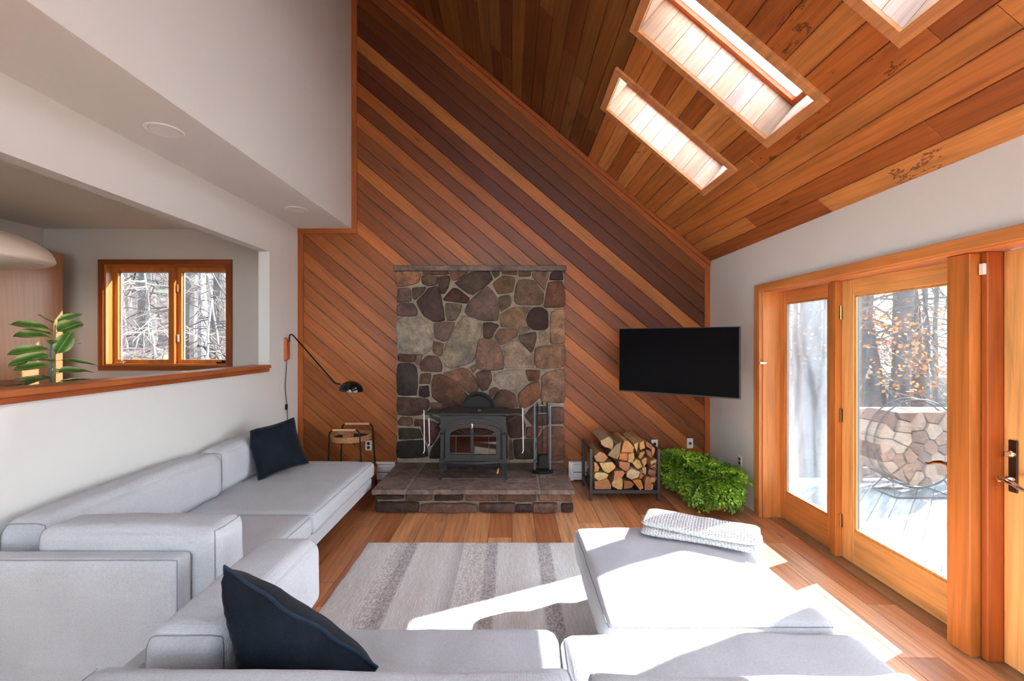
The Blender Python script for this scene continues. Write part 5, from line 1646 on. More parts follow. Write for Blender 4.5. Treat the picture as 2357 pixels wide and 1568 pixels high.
# ---- blanket
def knit_mat():
    m, nt, bs, out = newmat('white_knit')
    vec = coords(nt)
    w1 = nd(nt, 'ShaderNodeTexWave', bands_direction='X'); w1.inputs['Scale'].default_value = 20; w1.inputs['Distortion'].default_value = 0.4
    w2 = nd(nt, 'ShaderNodeTexWave', bands_direction='DIAGONAL'); w2.inputs['Scale'].default_value = 24; w2.inputs['Distortion'].default_value = 0.4
    for w in (w1, w2): nt.links.new(vec, w.inputs['Vector'])
    a = nd(nt, 'ShaderNodeMath', operation='MULTIPLY'); nt.links.new(w1.outputs['Fac'], a.inputs[0]); nt.links.new(w2.outputs['Fac'], a.inputs[1])
    nt.links.new(mul(nt, srgb(236, 236, 236), ramp(nt, a.outputs[0], [(0.0, g(0.86)), (0.4, g(1.0))])), bs.inputs['Base Color'])
    bs.inputs['Roughness'].default_value = 0.95; bs.inputs['Specular IOR Level'].default_value = 0.1
    bump(nt, bs, a.outputs[0], 0.7, 0.012)
    return m
M['knit'] = knit_mat()
bk = thing('knit_blanket', 'folded white knit blanket lying across the ottoman', 'blanket', (1.10, 2.655, 0.452), (0, 0, math.atan2(-0.27, 0.55)))
def slab_fold(nm, L, W, z0, z1, sx_, sy_, seed):
    n = 40
    vs, fs = [], []
    m = 20
    for i in range(n + 1):
        u = -1 + 2 * i / n
        eu = (1 - abs(u) ** 10) ** 0.5 if abs(u) < 1 else 0.0
        for j in range(m):
            a = 2 * math.pi * j / m
            c_, s_ = math.cos(a), math.sin(a)
            yy = math.copysign(abs(c_) ** 0.55, c_) * W / 2; zz = math.copysign(abs(s_) ** 0.8, s_) * (z1 - z0) / 2
            wob = 0.010 * noise.noise(Vector((u * 3 + seed, a, seed)))
            vs.append((u * L / 2 + sx_, yy * (0.9 + 0.1 * eu) + sy_ + 0.012 * math.sin(u * 2.6 + seed), (z0 + z1) / 2 + zz * max(0.15, eu) + max(0, wob) * (s_ > 0) - 0.012 * max(0, u - 0.5) * 0))
    for i in range(n):
        for j in range(m):
            fs.append((i * m + j, i * m + (j + 1) % m, (i + 1) * m + (j + 1) % m, (i + 1) * m + j))
    fs += [tuple(range(m)), tuple(range(n * m, (n + 1) * m))]
    mb = MB(); mb.add(vs, fs)
    return mb.build(nm, M['knit'], bk, smooth=True, local=True, ang=1.2)
slab_fold('lower_fold', 0.64, 0.27, -0.004, 0.04, 0.0, 0.0, 1.0)
slab_fold('upper_fold', 0.63, 0.255, 0.034, 0.085, -0.006, 0.004, 4.0)

# ---- rug
def rug_mat():
    m, nt, bs, out = newmat('striped_wool_rug')
    t = nd(nt, 'ShaderNodeTexCoord')
    sp_ = nd(nt, 'ShaderNodeSeparateXYZ'); nt.links.new(t.outputs['Object'], sp_.inputs[0])
    mr = nd(nt, 'ShaderNodeMapRange'); mr.inputs['From Min'].default_value = -1.14; mr.inputs['From Max'].default_value = 1.02
    nt.links.new(sp_.outputs['X'], mr.inputs['Value'])
    def st_(x): return (x + 1.14) / 2.16
    A, B, D, E_ = srgb(240, 237, 233), srgb(232, 227, 221), srgb(206, 200, 198), srgb(238, 232, 226)
    stops = [(-1.14, A), (-1.0, B), (-0.92, A), (-0.83, B), (-0.80, D), (-0.74, D), (-0.72, A), (-0.60, B), (-0.48, A), (-0.375, D), (-0.365, A), (-0.27, B), (-0.20, E_), (-0.185, D), (-0.115, D), (-0.10, A), (0.04, B), (0.18, A), (0.20, D), (0.285, D), (0.30, A), (0.42, B), (0.6, A)]
    r = nd(nt, 'ShaderNodeValToRGB')
    e = r.color_ramp.elements
    while len(e) < len(stops): e.new(0.5)
    for i, (p, c) in enumerate(stops):
        e[i].position = st_(p); e[i].color = c
    nt.links.new(mr.outputs[0], r.inputs[0])
    r.color_ramp.interpolation = 'LINEAR'
    vec = coords(nt, (1, 1, 1))
    fine = noise_t(nt, coords(nt, (95, 5, 30)), 2.0, 4, 0.65)
    tuft = noise_t(nt, coords(nt, (75, 45, 60)), 1.0, 3, 0.7)
    # tufted bands carry a speckled pile, the flat-woven ones fine lines
    r2 = nd(nt, 'ShaderNodeValToRGB'); e2 = r2.color_ramp.elements
    bands = [(-1.14, 0.15), (-0.92, 0.15), (-0.90, 0.7), (-0.80, 1.0), (-0.735, 1.0), (-0.72, 0.1), (-0.38, 0.1), (-0.36, 0.6), (-0.20, 0.75), (-0.115, 1.0), (-0.10, 0.1), (0.19, 0.1), (0.20, 1.0), (0.285, 1.0), (0.30, 0.15)]
    while len(e2) < len(bands): e2.new(0.5)
    for i_, (p_, v_) in enumerate(bands):
        e2[i_].position = st_(p_); e2[i_].color = g(v_)
    nt.links.new(mr.outputs[0], r2.inputs[0])
    x = mul(nt, r.outputs[0], ramp(nt, fine, [(0.32, g(0.84)), (0.66, g(1.06))]))
    x = mixc(nt, r2.outputs[0], x, mul(nt, x, ramp(nt, tuft, [(0.36, g(0.55)), (0.58, g(1.12))])))
    nt.links.new(x, bs.inputs['Base Color'])
    bs.inputs['Roughness'].default_value = 1.0; bs.inputs['Specular IOR Level'].default_value = 0.05
    ad = nd(nt, 'ShaderNodeMath', operation='ADD'); nt.links.new(fine, ad.inputs[0]); nt.links.new(tuft, ad.inputs[1])
    bump(nt, bs, ad.outputs[0], 0.6, 0.01)
    return m
M['rug'] = rug_mat()
rg = MB()
nx_, ny_ = 60, 60
X0, X1, Y0, Y1 = -1.13, 1.0, 1.16, 3.59
vs, fs = [], []
for j in range(ny_ + 1):
    for i in range(nx_ + 1):
        x, y = X0 + (X1 - X0) * i / nx_, Y0 + (Y1 - Y0) * j / ny_
        ex = 0.006 * noise.noise(Vector((x * 6, y * 6, 2)))
        if i in (0, nx_): x += ex
        if j in (0, ny_): y += ex
        edge = min(i, nx_ - i, j, ny_ - j)
        vs.append((x, y, 0.003 + (0.009 if edge > 0 else 0.0) + 0.0015 * noise.noise(Vector((x * 14, y * 5, 0)))))
for j in range(ny_):
    for i in range(nx_):
        a = j * (nx_ + 1) + i
        fs.append((a, a + 1, a + nx_ + 2, a + nx_ + 1))
rg.add(vs, fs)
rgo = rg.build('striped_rug', M['rug'], None, smooth=True)
tag(rgo, 'pale wool rug with grey woven stripes in the middle of the floor', 'rug')

# ================================================================== DINING ROOM THINGS
M['panelwood'] = wood('tan_cabinet_veneer', 'z', 0.32, 0.10, srgb(186, 128, 84), knots=False, spec=0.5)
cb = thing('tall_cabinet', 'tall tan wooden cabinet behind the pendant in the dining room', 'cabinet', (-5.13, 4.2, 0))
MB().box(-5.34, -4.955, 3.30, 5.02, 0.0, 2.56, ch=0.02).build('body', M['panelwood'], cb)
for (a, b) in ((3.31, 4.16), (4.17, 5.01)):
    d_ = MB().box(-4.9548, -4.94, a, b, 0.06, 2.55, ch=0.004).build('door', M['panelwood'], cb)
# pendant
pc = Vector((px(-52, 3.25), 3.25, 0))
M['paper'] = plain('ribbed_off_white_shade', srgb(242, 226, 206), 0.85, spec=0.1)
nt = M['paper'].node_tree; bs = nt.nodes['Principled BSDF']
w = nd(nt, 'ShaderNodeTexWave', bands_direction='Z'); w.inputs['Scale'].default_value = 28; w.inputs['Distortion'].default_value = 0.5
nt.links.new(coords(nt), w.inputs['Vector']); bump(nt, bs, w.outputs['Fac'], 0.25, 0.004)
pd = thing('pendant_lamp', 'wide off-white ribbed pendant lamp cut by the left edge', 'pendant lamp', (pc.x, pc.y, 2.1))
rr_ = 0.40
prof = [(0.03, 2.43)] + [(rr_ * math.sin(a) ** 0.9, 2.195 + 0.205 * math.cos(a) ** 1.15) for a in [math.pi / 2 * i / 14 for i in range(1, 15)]]
prof += [(rr_ * math.cos(a), 2.195 - 0.07 * math.sin(a)) for a in [math.pi / 2 * i / 10 for i in range(1, 11)]]
MB().lathe(prof, (pc.x, pc.y, 0), 56).build('shade', M['paper'], pd, True, ang=2.0)
MB().tube([(pc.x, pc.y, 2.42), (pc.x, pc.y, ZS - 0.02)], 0.004, 8).build('cord', M['black'], pd)
MB().lathe([(0.06, ZS - 0.025), (0.06, ZS)], (pc.x, pc.y, 0), 24).build('canopy', M['whitemetal'], pd)
# dining table (mostly hidden) with basket
M['tablewood'] = wood('dining_table_wood', 'y', 0.4, 0.3, srgb(150, 98, 62), knots=False)
cn = thing('console_table', 'wooden console table behind the half wall under the pendant', 'table', (-4.55, 3.6, 0))
MB().box(-4.86, -4.28, 3.05, 4.02, 0.96, 0.995, ch=0.004).build('top', M['tablewood'], cn)
for X in (-4.82, -4.32):
    for Y in (3.09, 3.98):
        MB().box(X - 0.025, X + 0.025, Y - 0.025, Y + 0.025, 0.0, 0.96).build('leg', M['tablewood'], cn)
M['wicker'] = rattan_mat('brown_wicker', srgb(168, 112, 78), 260)
bk2 = thing('wicker_basket', 'round brown wicker basket at the left edge above the half wall', 'basket', (px(4, 3.7), 3.7, 0.995))
bx_ = px(4, 3.7)
pf = [(0.12, 0.0), (0.15, 0.06), (0.165, 0.14), (0.16, 0.20), (0.14, 0.235), (0.11, 0.262), (0.0, 0.272)]
mbk = MB()
for i in range(13):
    t = i / 12
    z = 0.01 + 0.24 * t
    r = 0.12 + 0.045 * math.sin(math.pi * min(1, t * 0.9 + 0.05)) - 0.05 * max(0, t - 0.7) * 2
    ring = [(bx_ + (r + 0.004 * ((k + i) % 2)) * math.cos(2 * math.pi * k / 40), 3.7 + (r + 0.004 * ((k + i) % 2)) * math.sin(2 * math.pi * k / 40), 0.995 + z) for k in range(40)]
    mbk.tube(ring, 0.0115, 6, closed=True)
mbk.build('woven_wall', M['wicker'], bk2, True)
lid = MB()
for i in range(9):
    r = 0.125 - i * 0.0145
    lid.tube([(bx_ + r * math.cos(2 * math.pi * k / 32), 3.7 + r * math.sin(2 * math.pi * k / 32), 0.995 + 0.252 + 0.02 * (1 - (r / 0.125) ** 2)) for k in range(32)], 0.0085, 6, closed=True)
lid.build('lid', M['wicker'], bk2, True)

# ---- rubber plant
M['leaf'] = plain('broad_leaf_green', srgb(84, 132, 58), 0.3, spec=0.5, var=0.3, vscale=3)
nt = M['leaf'].node_tree; bs = nt.nodes['Principled BSDF']
tcx = nd(nt, 'ShaderNodeTexCoord'); spx = nd(nt, 'ShaderNodeSeparateXYZ'); nt.links.new(tcx.outputs['Object'], spx.inputs[0])
ab = nd(nt, 'ShaderNodeMath', operation='ABSOLUTE'); nt.links.new(spx.outputs['Y'], ab.inputs[0])
cL = ramp(nt, ab.outputs[0], [(0.0, srgb(190, 206, 130)), (0.006, srgb(88, 140, 58)), (0.030, srgb(112, 162, 74)), (0.046, srgb(222, 230, 160))])
nt.links.new(mul(nt, cL, ramp(nt, noise_t(nt, coords(nt, (1, 1, 1), True), 9, 3), [(0.35, g(0.7)), (0.65, g(1.15))])), bs.inputs['Base Color'])
M['plantstem'] = plain('plant_stem', srgb(150, 140, 84), 0.6)
M['stake'] = plain('blue_green_stake', srgb(30, 130, 140), 0.4)
def leaf_mesh(seed, L=0.26, W=0.125):
    n = 10
    vs, fs = [], []
    for i in range(n + 1):
        t = i / n
        w_ = W / 2 * (math.sin(math.pi * min(1, t ** 0.8)) ** 0.75 if 0 < t < 1 else 0.02)
        x = 0.035 + L * t
        z = -0.10 * L * t * t * (1 + 0.6 * math.sin(seed))
        for j in range(-2, 3):
            vs.append((x, w_ * j / 2, z + abs(j / 2) * w_ * 0.35 + 0.003 * math.sin(9 * t + j)))
    for i in range(n):
        for j in range(4):
            a = i * 5 + j
            fs.append((a, a + 1, a + 6, a + 5))
    mb = MB(); mb.add(vs, fs)
    mb.tube([(0, 0, -0.012), (0.02, 0, -0.002), (0.04, 0, 0)], 0.0022, 5, mi=1)
    me = bpy.data.meshes.new('leaf'); me.from_pydata(mb.v, [], mb.f); me.materials.append(M['leaf']); me.materials.append(M['plantstem'])
    me.polygons.foreach_set('material_index', mb.m); smooth_mesh(me, 1.2)
    return me
LV = [leaf_mesh(s) for s in range(4)]
PX, PY = px(122, 4.1), 4.1
rp_ = thing('rubber_plant', 'broad-leaved green plant on a blue-green stake beyond the half wall', 'potted plant', (PX, PY, 0))
MB().lathe([(0.13, 0.0), (0.17, 0.32), (0.18, 0.32), (0.18, 0.35), (0.16, 0.35), (0.155, 0.31)], (PX, PY, 0), 28).build('pot', M['whitemetal'], rp_, True)
MB().lathe([(0.0, 0.315), (0.157, 0.315)], (PX, PY, 0), 20).build('soil', M['soil'], rp_)
MB().tube([(PX + 0.012, PY, 0.31), (PX + 0.008, PY + 0.005, 0.9), (PX + 0.014, PY, 1.4), (PX + 0.02, PY, 1.74)], [0.012, 0.011, 0.009, 0.005], 8).build('stem', M['plantstem'], rp_, True)
MB().tube([(PX - 0.012, PY - 0.006, 0.3), (PX - 0.012, PY - 0.006, 1.60)], 0.0065, 8).build('stake', M['stake'], rp_, True)
def lf(z, az, el, roll, s, k=0):
    mt = Matrix.Translation((0.012, 0, z)) @ Matrix.Rotation(math.radians(az), 4, 'Z') @ Matrix.Rotation(math.radians(-el), 4, 'Y') @ Matrix.Rotation(math.radians(roll), 4, 'X') @ Matrix.Scale(s, 4)
    put('leaf', LV[k % 4], rp_, mt)
for (z, az, el, ro, s, k) in ((1.74, 165, 28, 25, 0.75, 0), (1.745, 25, 32, -30, 0.75, 1), (1.66, -8, 22, -35, 1.15, 2), (1.69, 188, 12, 35, 1.15, 3), (1.62, 178, 6, 30, 1.25, 0),
                              (1.64, 250, 20, 10, 0.8, 1), (1.55, -60, 20, 0, 0.75, 2), (1.52, 190, -4, 30, 1.2, 3), (1.45, -10, 50, -45, 1.05, 0), (1.47, 200, -12, 35, 1.1, 1), (1.42, 40, -5, -10, 1.0, 2),
                              (1.40, -75, 12, 0, 0.9, 3), (1.37, 180, -3, 30, 1.2, 0), (1.30, 5, 8, -25, 1.15, 1), (1.28, 195, -14, 25, 1.1, 2), (1.25, 260, 8, 0, 1.0, 3), (1.22, 60, 5, 0, 1.0, 0), (1.30, 120, 10, 0, 1.0, 1), (1.18, -30, 10, 0, 1.1, 2), (1.52, 95, 15, 0, 0.95, 3), (1.12, 170, 0, 0, 1.1, 2), (1.05, 20, 0, 0, 1.1, 1)):
    lf(z, az, el, ro, s, k)

# ================================================================== OUTSIDE
def hill(x, y):
    d = math.hypot(x, y)
    s = 1 / (1 + math.exp((x - 0.0) / 1.2))                 # 1 on the left side, 0 on the right
    a = max(0.0, y - 6.4)
    zl = -0.5 + 0.40 * a
    b = max(0.0, d - 9.0)
    zr = -1.1 - 0.02 * b
    return zl * s + zr * (1 - s) + 0.12 * noise.noise(Vector((x * 0.5, y * 0.5, 0)))
def litter_mat():
    m, nt, bs, out = newmat('leaf_litter')
    vec = coords(nt)
    a = noise_t(nt, vec, 5.0, 7, 0.7, 0.4); b = noise_t(nt, vec, 0.7, 3)
    vo = nd(nt, 'ShaderNodeTexVoronoi'); vo.inputs['Scale'].default_value = 9; nt.links.new(vec, vo.inputs['Vector'])
    x = ramp(nt, a, [(0.3, srgb(26, 20, 17)), (0.5, srgb(60, 46, 41)), (0.7, srgb(104, 84, 74))])
    x = mul(nt, x, ramp(nt, vo.outputs['Distance'], [(0.1, g(1.1)), (0.7, g(0.7))]))
    x = mixc(nt, ramp(nt, b, [(0.55, g(0.0)), (0.7, g(0.5))]), x, srgb(96, 110, 74))
    nt.links.new(x, bs.inputs['Base Color']); bs.inputs['Roughness'].default_value = 1.0
    bump(nt, bs, a, 0.8, 0.1)
    return m
M['litter'] = litter_mat()
gr = MB()
vs, fs = [], []
nx_, ny_ = 90, 80
for j in range(ny_ + 1):
    for i in range(nx_ + 1):
        x, y = -45 + 90 * i / nx_, -25 + 75 * j / ny_
        z = hill(x, y)
        if -6.5 < x < 7.0 and -6 < y < 6.6: z = min(z, -0.55)
        vs.append((x, y, z))
for j in range(ny_):
    for i in range(nx_):
        a = j * (nx_ + 1) + i
        fs.append((a, a + 1, a + nx_ + 2, a + nx_ + 1))
gr.add(vs, fs)
tag(gr.build('ground', M['litter'], None, smooth=True, ang=3.2), 'leaf-covered forest floor rising behind the house', kind='structure')

# ---- deck with diagonal boards
DZ = -0.20
M['deckwood'] = wood('weathered_deck', 'x', 0.7, 0.45, knots=True, spec=0.25)
M['railwood'] = plain('weathered_rail', srgb(176, 160, 146), 0.8, var=0.2, vscale=8)
deck = MB().box(2.62, 7.0, -2.4, 5.98, DZ - 0.22, DZ - 0.035).build('deck', M['railwood'])
tag(deck, 'weathered grey wooden deck outside the glazed doors', kind='structure')
rd_ = random.Random(8)
bw = 0.142
for k in range(-70, 90):
    c0, c1 = k * bw + 0.003, (k + 1) * bw - 0.003      # strips of  (y-x)/sqrt2
    q = math.sqrt(0.5)
    p = [(-9, c0), (9, c0), (9, c1), (-9, c1)]         # local: lx=(x+y)q , ly=(y-x)q
    for (a, b, c) in ((-q, q, -2.52), (q, -q, 7.0), (q, q, 5.98), (-q, -q, 2.4)):
        p = clip_poly(p, a, b, c)
        if len(p) < 3: break
    if len(p) < 3: continue
    lx = [t[0] for t in p]
    if max(lx) - min(lx) < 0.05: continue
    me = board_mesh(p, 0.032, 0.003, M['deckwood'])
    mt = Matrix(((q, -q, 0, 0), (q, q, 0, 0), (0, 0, 1, DZ - 0.034), (0, 0, 0, 1)))
    kx = rd_.uniform(0.8, 1.1)
    put('plank', me, deck, mt, srgb(166, 168, 168, kx))

# ---- railing
ra = thing('deck_railing', 'pale weathered wooden railing at the far edge of the deck', 'railing', (5.7, 5.9, DZ))
for X in (4.46, 5.95, 6.93):
    MB().box(X - 0.05, X + 0.05, 5.85, 5.95, DZ, 0.69).build('post', M['railwood'], ra)
MB().box(4.40, 7.0, 5.83, 5.97, 0.69, 0.73, ch=0.004).build('top_rail', M['railwood'], ra)
MB().box(4.51, 6.93, 5.875, 5.925, 0.60, 0.688).build('upper_rail', M['railwood'], ra)
MB().box(4.51, 6.93, 5.875, 5.925, -0.12, -0.04).build('lower_rail', M['railwood'], ra)
for i in range(9):
    X = 4.72 + i * 0.25
    MB().box(X - 0.02, X + 0.02, 5.88, 5.92, -0.04, 0.60).build('baluster', M['railwood'], ra)

# ---- round log holder with logs
lh = thing('round_log_rack', 'round black metal log holder on the deck', 'log rack', (4.72, 5.36, DZ))
RC, RR = Vector((4.70, 0, 0.405)), 0.51
for Y in (5.27, 5.40):
    MB().tube([(RC.x + RR * math.cos(2 * math.pi * i / 56), Y, RC.z + RR * math.sin(2 * math.pi * i / 56)) for i in range(56)], 0.0095, 8, closed=True).build('ring', M['darkmetal'], lh, True)
for s in (-1, 1):
    X = RC.x + s * 0.30
    MB().tube([(X, 5.27, -0.01), (X - 0.0 + s * 0.04, 5.18, DZ + 0.012), (X + s * 0.04, 5.52, DZ + 0.012), (X, 5.40, -0.01)], 0.009, 8).build('foot', M['darkmetal'], lh, True)
for Y in (5.18, 5.52):
    MB().tube([(RC.x - 0.34, Y, DZ + 0.012), (RC.x + 0.34, Y, DZ + 0.012)], 0.009, 8).build('foot_bar', M['darkmetal'], lh, True)
# voronoi-like packing of split logs inside the ring
rv = random.Random(14)
seeds = []
while len(seeds) < 40:
    a, r = rv.random() * 2 * math.pi, 0.46 * math.sqrt(rv.random())
    p = (r * math.cos(a), r * math.sin(a))
    if p[1] > 0.34: continue
    if all(math.dist(p, q) > 0.115 for q in seeds): seeds.append(p)
    elif rv.random() < 0.002: break
    if len(seeds) >= 34 and rv.random() < 0.01: break
for it in range(1):
    pass
cells2 = []
for i, s in enumerate(seeds):
    poly = [(0.485 * math.cos(2 * math.pi * k / 24), 0.485 * math.sin(2 * math.pi * k / 24)) for k in range(24)]
    poly = clip_poly(poly, 0, 1, 0.37)
    for j, t in enumerate(seeds):
        if i == j: continue
        a, b = t[0] - s[0], t[1] - s[1]
        c = (t[0] ** 2 + t[1] ** 2 - s[0] ** 2 - s[1] ** 2) / 2
        poly = clip_poly(poly, a, b, c)
        if len(poly) < 3: break
    if len(poly) < 3: continue
    poly = inset(poly, 0.005)
    if not poly or len(poly) < 3: continue
    # drop tiny edges
    pp = [poly[0]]
    for q in poly[1:]:
        if math.dist(q, pp[-1]) > 0.018: pp.append(q)
    if len(pp) >= 3: cells2.append((pp, sum(q[0] for q in pp) / len(pp), sum(q[1] for q in pp) / len(pp)))
cells2.sort(key=lambda t: -t[2])
rw2 = ['top', 'second', 'third', 'fourth', 'fifth', 'sixth', 'seventh']
WT = [(160, 132, 112), (142, 110, 90), (120, 90, 74), (168, 142, 122), (136, 102, 78), (112, 86, 74)]
for r in range(0, len(cells2), 6):
    part = sorted(cells2[r:r + 6], key=lambda t: t[1])
    for j, (pp, cx_, cz_) in enumerate(part):
        c = rv.choice(WT)
        w = [(RC.x + a, RC.z + b) for a, b in pp]
        log_obj(w, 5.245 + rv.uniform(-.03, .02), 5.62 + rv.uniform(0, .05), srgb(*c), 'split_log', '%s split log, %s from the left in the %s layer of the round deck rack' % ('pale' if sum(c) > 380 else 'brown', order[j], rw2[r // 6]), 'split logs in the round rack', rv.random() < 0.6, rv)

# ---- trees
M['barkgrey'] = plain('grey_tree_bark', srgb(112, 108, 108), 0.95, spec=0.1, bump_scale=9, bstr=0.9, var=0.35, vscale=3.5)
M['barkdark'] = plain('dark_tree_bark', srgb(74, 70, 68), 0.95, spec=0.1, bump_scale=9, bstr=0.9, var=0.35, vscale=3.5)
M['barkbrown'] = plain('brown_tree_bark', srgb(112, 84, 72), 0.95, spec=0.1, bump_scale=9, bstr=0.9, var=0.35, vscale=3.5)
M['twigdark'] = plain('grey_dead_twig', srgb(70, 64, 60), 0.9, spec=0.1, var=0.6, vscale=2)
M['needlepale'] = plain('pale_conifer_needles', srgb(140, 154, 136), 0.8, spec=0.1, var=0.3, vscale=2)  # pale tone stands in for haze over the far evergreens
M['twig'] = plain('pale_dead_twig', srgb(132, 120, 110), 0.9, spec=0.1, var=0.3, vscale=2)
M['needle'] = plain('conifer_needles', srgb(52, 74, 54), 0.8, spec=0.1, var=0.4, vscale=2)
M['orangeleaf'] = plain('orange_autumn_leaves', srgb(236, 158, 98), 0.7, spec=0.1, var=0.3, vscale=6)
def twig_tree(mb, p, d, L, r, depth, rg_, droop=0.1, nseg=5, kids=4):
    pts, rs_ = [Vector(p)], [r]
    q, dd = Vector(p), Vector(d).normalized()
    for i in range(nseg):
        dd = (dd + Vector((rg_.uniform(-.22, .22), rg_.uniform(-.22, .22), rg_.uniform(-.22, .18) - droop * 0.2))).normalized()
        q = q + dd * L / nseg
        pts.append(q.copy()); rs_.append(r * (1 - 0.75 * (i + 1) / nseg))
    mb.tube(pts, rs_, 4 if depth else 3, caps=False)
    ends = [pts[-1]]
    if depth > 0:
        for k in range(kids):
            i = rg_.randint(1, nseg)
            a = Vector((rg_.uniform(-1, 1), rg_.uniform(-1, 1), rg_.uniform(-.7, .6)))
            ends += twig_tree(mb, pts[i], (dd * 0.7 + a).normalized(), L * rg_.uniform(0.35, 0.6), rs_[i] * 0.6 + 0.0015, depth - 1, rg_, droop, 4, kids)
    return ends
def tree(name, label, x, y, r, h, bark, seed, nbr=10, z_lo=1.0, lean=(0, 0), needles=0, leaves=0, blen=1.6, cat='tree', group='trees in the woods', depth=1, kids=4, twig='twig', ndl='needle'):
    rg_ = random.Random(seed)
    z0 = hill(x, y) - 0.15
    t = thing(name, label, cat, (x, y, z0), group=group)
    mb = MB()
    n = 8
    pts = [(x + lean[0] * i / n + 0.06 * noise.noise(Vector((seed, i * .7, 0))), y + lean[1] * i / n + 0.06 * noise.noise(Vector((seed, i * .7, 5))), z0 + h * i / n) for i in range(n + 1)]
    mb.tube(pts, [r * (1.25 if i == 0 else 1 - 0.6 * i / n) for i in range(n + 1)], 10)
    mb.build('trunk', M[bark], t, True)
    br = MB(); ends = []
    for k in range(nbr):
        zz = rg_.uniform(z_lo, h * 0.95)
        i = zz / h
        b = Vector((x + lean[0] * i, y + lean[1] * i, z0 + zz))
        a = rg_.random() * 2 * math.pi
        ends += twig_tree(br, b, (math.cos(a), math.sin(a), rg_.uniform(-.3, .35)), blen * rg_.uniform(.6, 1.2), 0.012 + 0.12 * r * (1 - i * .6), depth, rg_, 0.5, 6, kids)
    if nbr: tag(br.build('branches', M[twig], t), kind='stuff')
    if needles or leaves:
        lm = MB()
        for e in ends:
            for k in range(needles or leaves):
                q = e + Vector((rg_.gauss(0, .16), rg_.gauss(0, .16), rg_.gauss(0, .10)))
                if needles:
                    d = Vector((rg_.uniform(-1, 1), rg_.uniform(-1, 1), rg_.uniform(-.6, .2))).normalized()
                    s = d.orthogonal().normalized() * 0.006; L = rg_.uniform(.08, .16)
                    lm.add([q - s, q + s, q + d * L], [(0, 1, 2)])
                else:
                    d = Vector((rg_.uniform(-1, 1), rg_.uniform(-1, 1), rg_.uniform(-1, .2))).normalized()
                    s = d.cross(Vector((rg_.uniform(-1, 1), rg_.uniform(-1, 1), rg_.uniform(-1, 1)))).normalized() * 0.026; L = 0.08
                    lm.add([q, q + d * L * .45 + s, q + d * L, q + d * L * .45 - s], [(0, 1, 2, 3)])
        me = bpy.data.meshes.new('foliage'); me.from_pydata(lm.v, [], lm.f); me.materials.append(M[ndl if needles else 'orangeleaf'])
        tag(put('needles' if needles else 'leaves', me, t, Matrix.Translation((-x, -y, -z0))), kind='stuff')
    return t
def atpx(xp, d): return (xp - CX) * d / FPX
# through the glazed doors
for i, (xp, d, r, bark, lab, nb, lean) in enumerate((
    (2040, 10.5, 0.20, 'barkgrey', 'thick grey forked trunk left of centre in the glazed door', 5, (-0.9, 0.2)),
    (2062, 10.2, 0.22, 'barkgrey', 'thickest grey trunk in the middle of the glazed door', 5, (0.5, 0.1)),
    (2118, 13.0, 0.18, 'barkbrown', 'reddish brown trunk right of centre in the glazed door', 6, (-0.3, 0)),
    (1984, 12.0, 0.17, 'barkgrey', 'grey trunk at the left edge of the glazed door', 6, (0.2, 0)),
    (1846, 9.0, 0.22, 'barkgrey', 'leaning grey trunk seen through the dusty side light', 4, (0.35, 0.1)),
    (2150, 16, 0.10, 'barkgrey', 'slim grey trunk at the right edge of the glazed door', 8, (0.1, 0)),
    (2090, 18, 0.10, 'barkgrey', 'slim far trunk between the brown and thick trunks', 8, (0.1, 0)),
    (2010, 19, 0.12, 'barkgrey', 'slim far trunk left of the forked trunk', 8, (-.2, 0)),
    (1880, 15, 0.13, 'barkgrey', 'far trunk at the right edge of the side light', 8, (0.1, 0)),
    (1815, 17, 0.13, 'barkbrown', 'far brown trunk at the left edge of the side light', 8, (-0.1, 0)))):
    tree('woodland_tree', lab, atpx(xp, d), d, r, 7.5, bark, 40 + i, nb + 8, 1.0, lean, needles=0, blen=2.0, group='trees beyond the deck', depth=2, kids=5)
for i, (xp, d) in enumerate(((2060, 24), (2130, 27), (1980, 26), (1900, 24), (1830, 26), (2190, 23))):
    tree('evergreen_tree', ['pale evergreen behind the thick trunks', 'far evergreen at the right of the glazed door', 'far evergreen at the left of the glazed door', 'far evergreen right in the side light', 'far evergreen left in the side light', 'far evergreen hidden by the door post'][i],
         atpx(xp, d), d, 0.2, 8, 'barkgrey', 70 + i, 26, 1.0, needles=16, blen=2.2, ndl='needlepale', group='evergreens beyond the deck', depth=1)
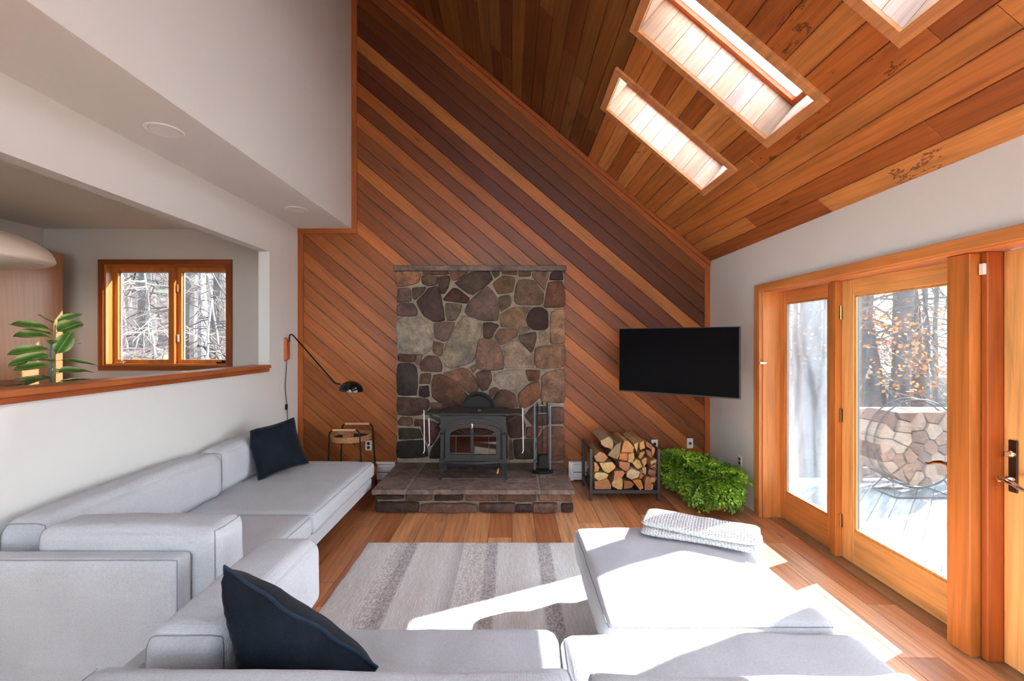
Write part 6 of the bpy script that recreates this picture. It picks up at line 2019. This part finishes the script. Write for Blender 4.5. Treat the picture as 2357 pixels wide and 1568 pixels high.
tree('autumn_sapling', 'thin sapling with orange autumn leaves behind the deck railing', atpx(2195, 7.6), 7.6, 0.035, 4.2, 'barkgrey', 91, 16, 2.4, (-0.5, 0.1), leaves=5, blen=0.95, group=None, depth=1)
tree('autumn_sapling', 'thin sapling with orange leaves at the left of the glazed door', atpx(1960, 8.2), 8.2, 0.03, 3.8, 'barkgrey', 93, 12, 2.3, (0.4, 0.0), leaves=4, blen=0.9, group=None, depth=1)
# through the dining room window
for i, (xp, d, r, bark, lab) in enumerate((
    (338, 11.5, 0.19, 'barkdark', 'grey trunk in the left pane of the dining window'),
    (465, 10.5, 0.11, 'barkgrey', 'sunlit pale trunk in the right pane of the dining window'),
    (505, 12.5, 0.20, 'barkdark', 'thick grey trunk at the right of the dining window'),
    (440, 9.0, 0.13, 'barkdark', 'dark trunk at the left of the right dining pane'),
    (290, 14, 0.13, 'barkdark', 'far trunk at the left edge of the dining window'))):
    tree('woodland_tree', lab, atpx(xp, d), d, r, 11, bark, 120 + i, 22, 0.6, (0, 0), blen=1.9, group='trees behind the dining room', depth=2, kids=4, twig='twigdark')
for i, (xp, d) in enumerate(((300, 9.0), (380, 8.0), (470, 8.6), (520, 9.4))):
    x = atpx(xp, d)
    tree('bare_shrub', ['tangled bare shrub low in the left dining pane', 'bare bush with looping twigs in the middle of the dining window', 'bare shrub low in the right dining pane', 'bare shrub at the right edge of the dining window'][i], x, d, 0.03, 3.2, 'barkgrey', 150 + i, 26, 0.3, (rnd.uniform(-.6, .6), 0), blen=1.1, cat='shrub', group='bare shrubs on the slope', depth=2, kids=3, twig='twig' if i == 1 else 'twigdark')
for i, (xp, d) in enumerate(((330, 16), (480, 17), (420, 20), (250, 19))):
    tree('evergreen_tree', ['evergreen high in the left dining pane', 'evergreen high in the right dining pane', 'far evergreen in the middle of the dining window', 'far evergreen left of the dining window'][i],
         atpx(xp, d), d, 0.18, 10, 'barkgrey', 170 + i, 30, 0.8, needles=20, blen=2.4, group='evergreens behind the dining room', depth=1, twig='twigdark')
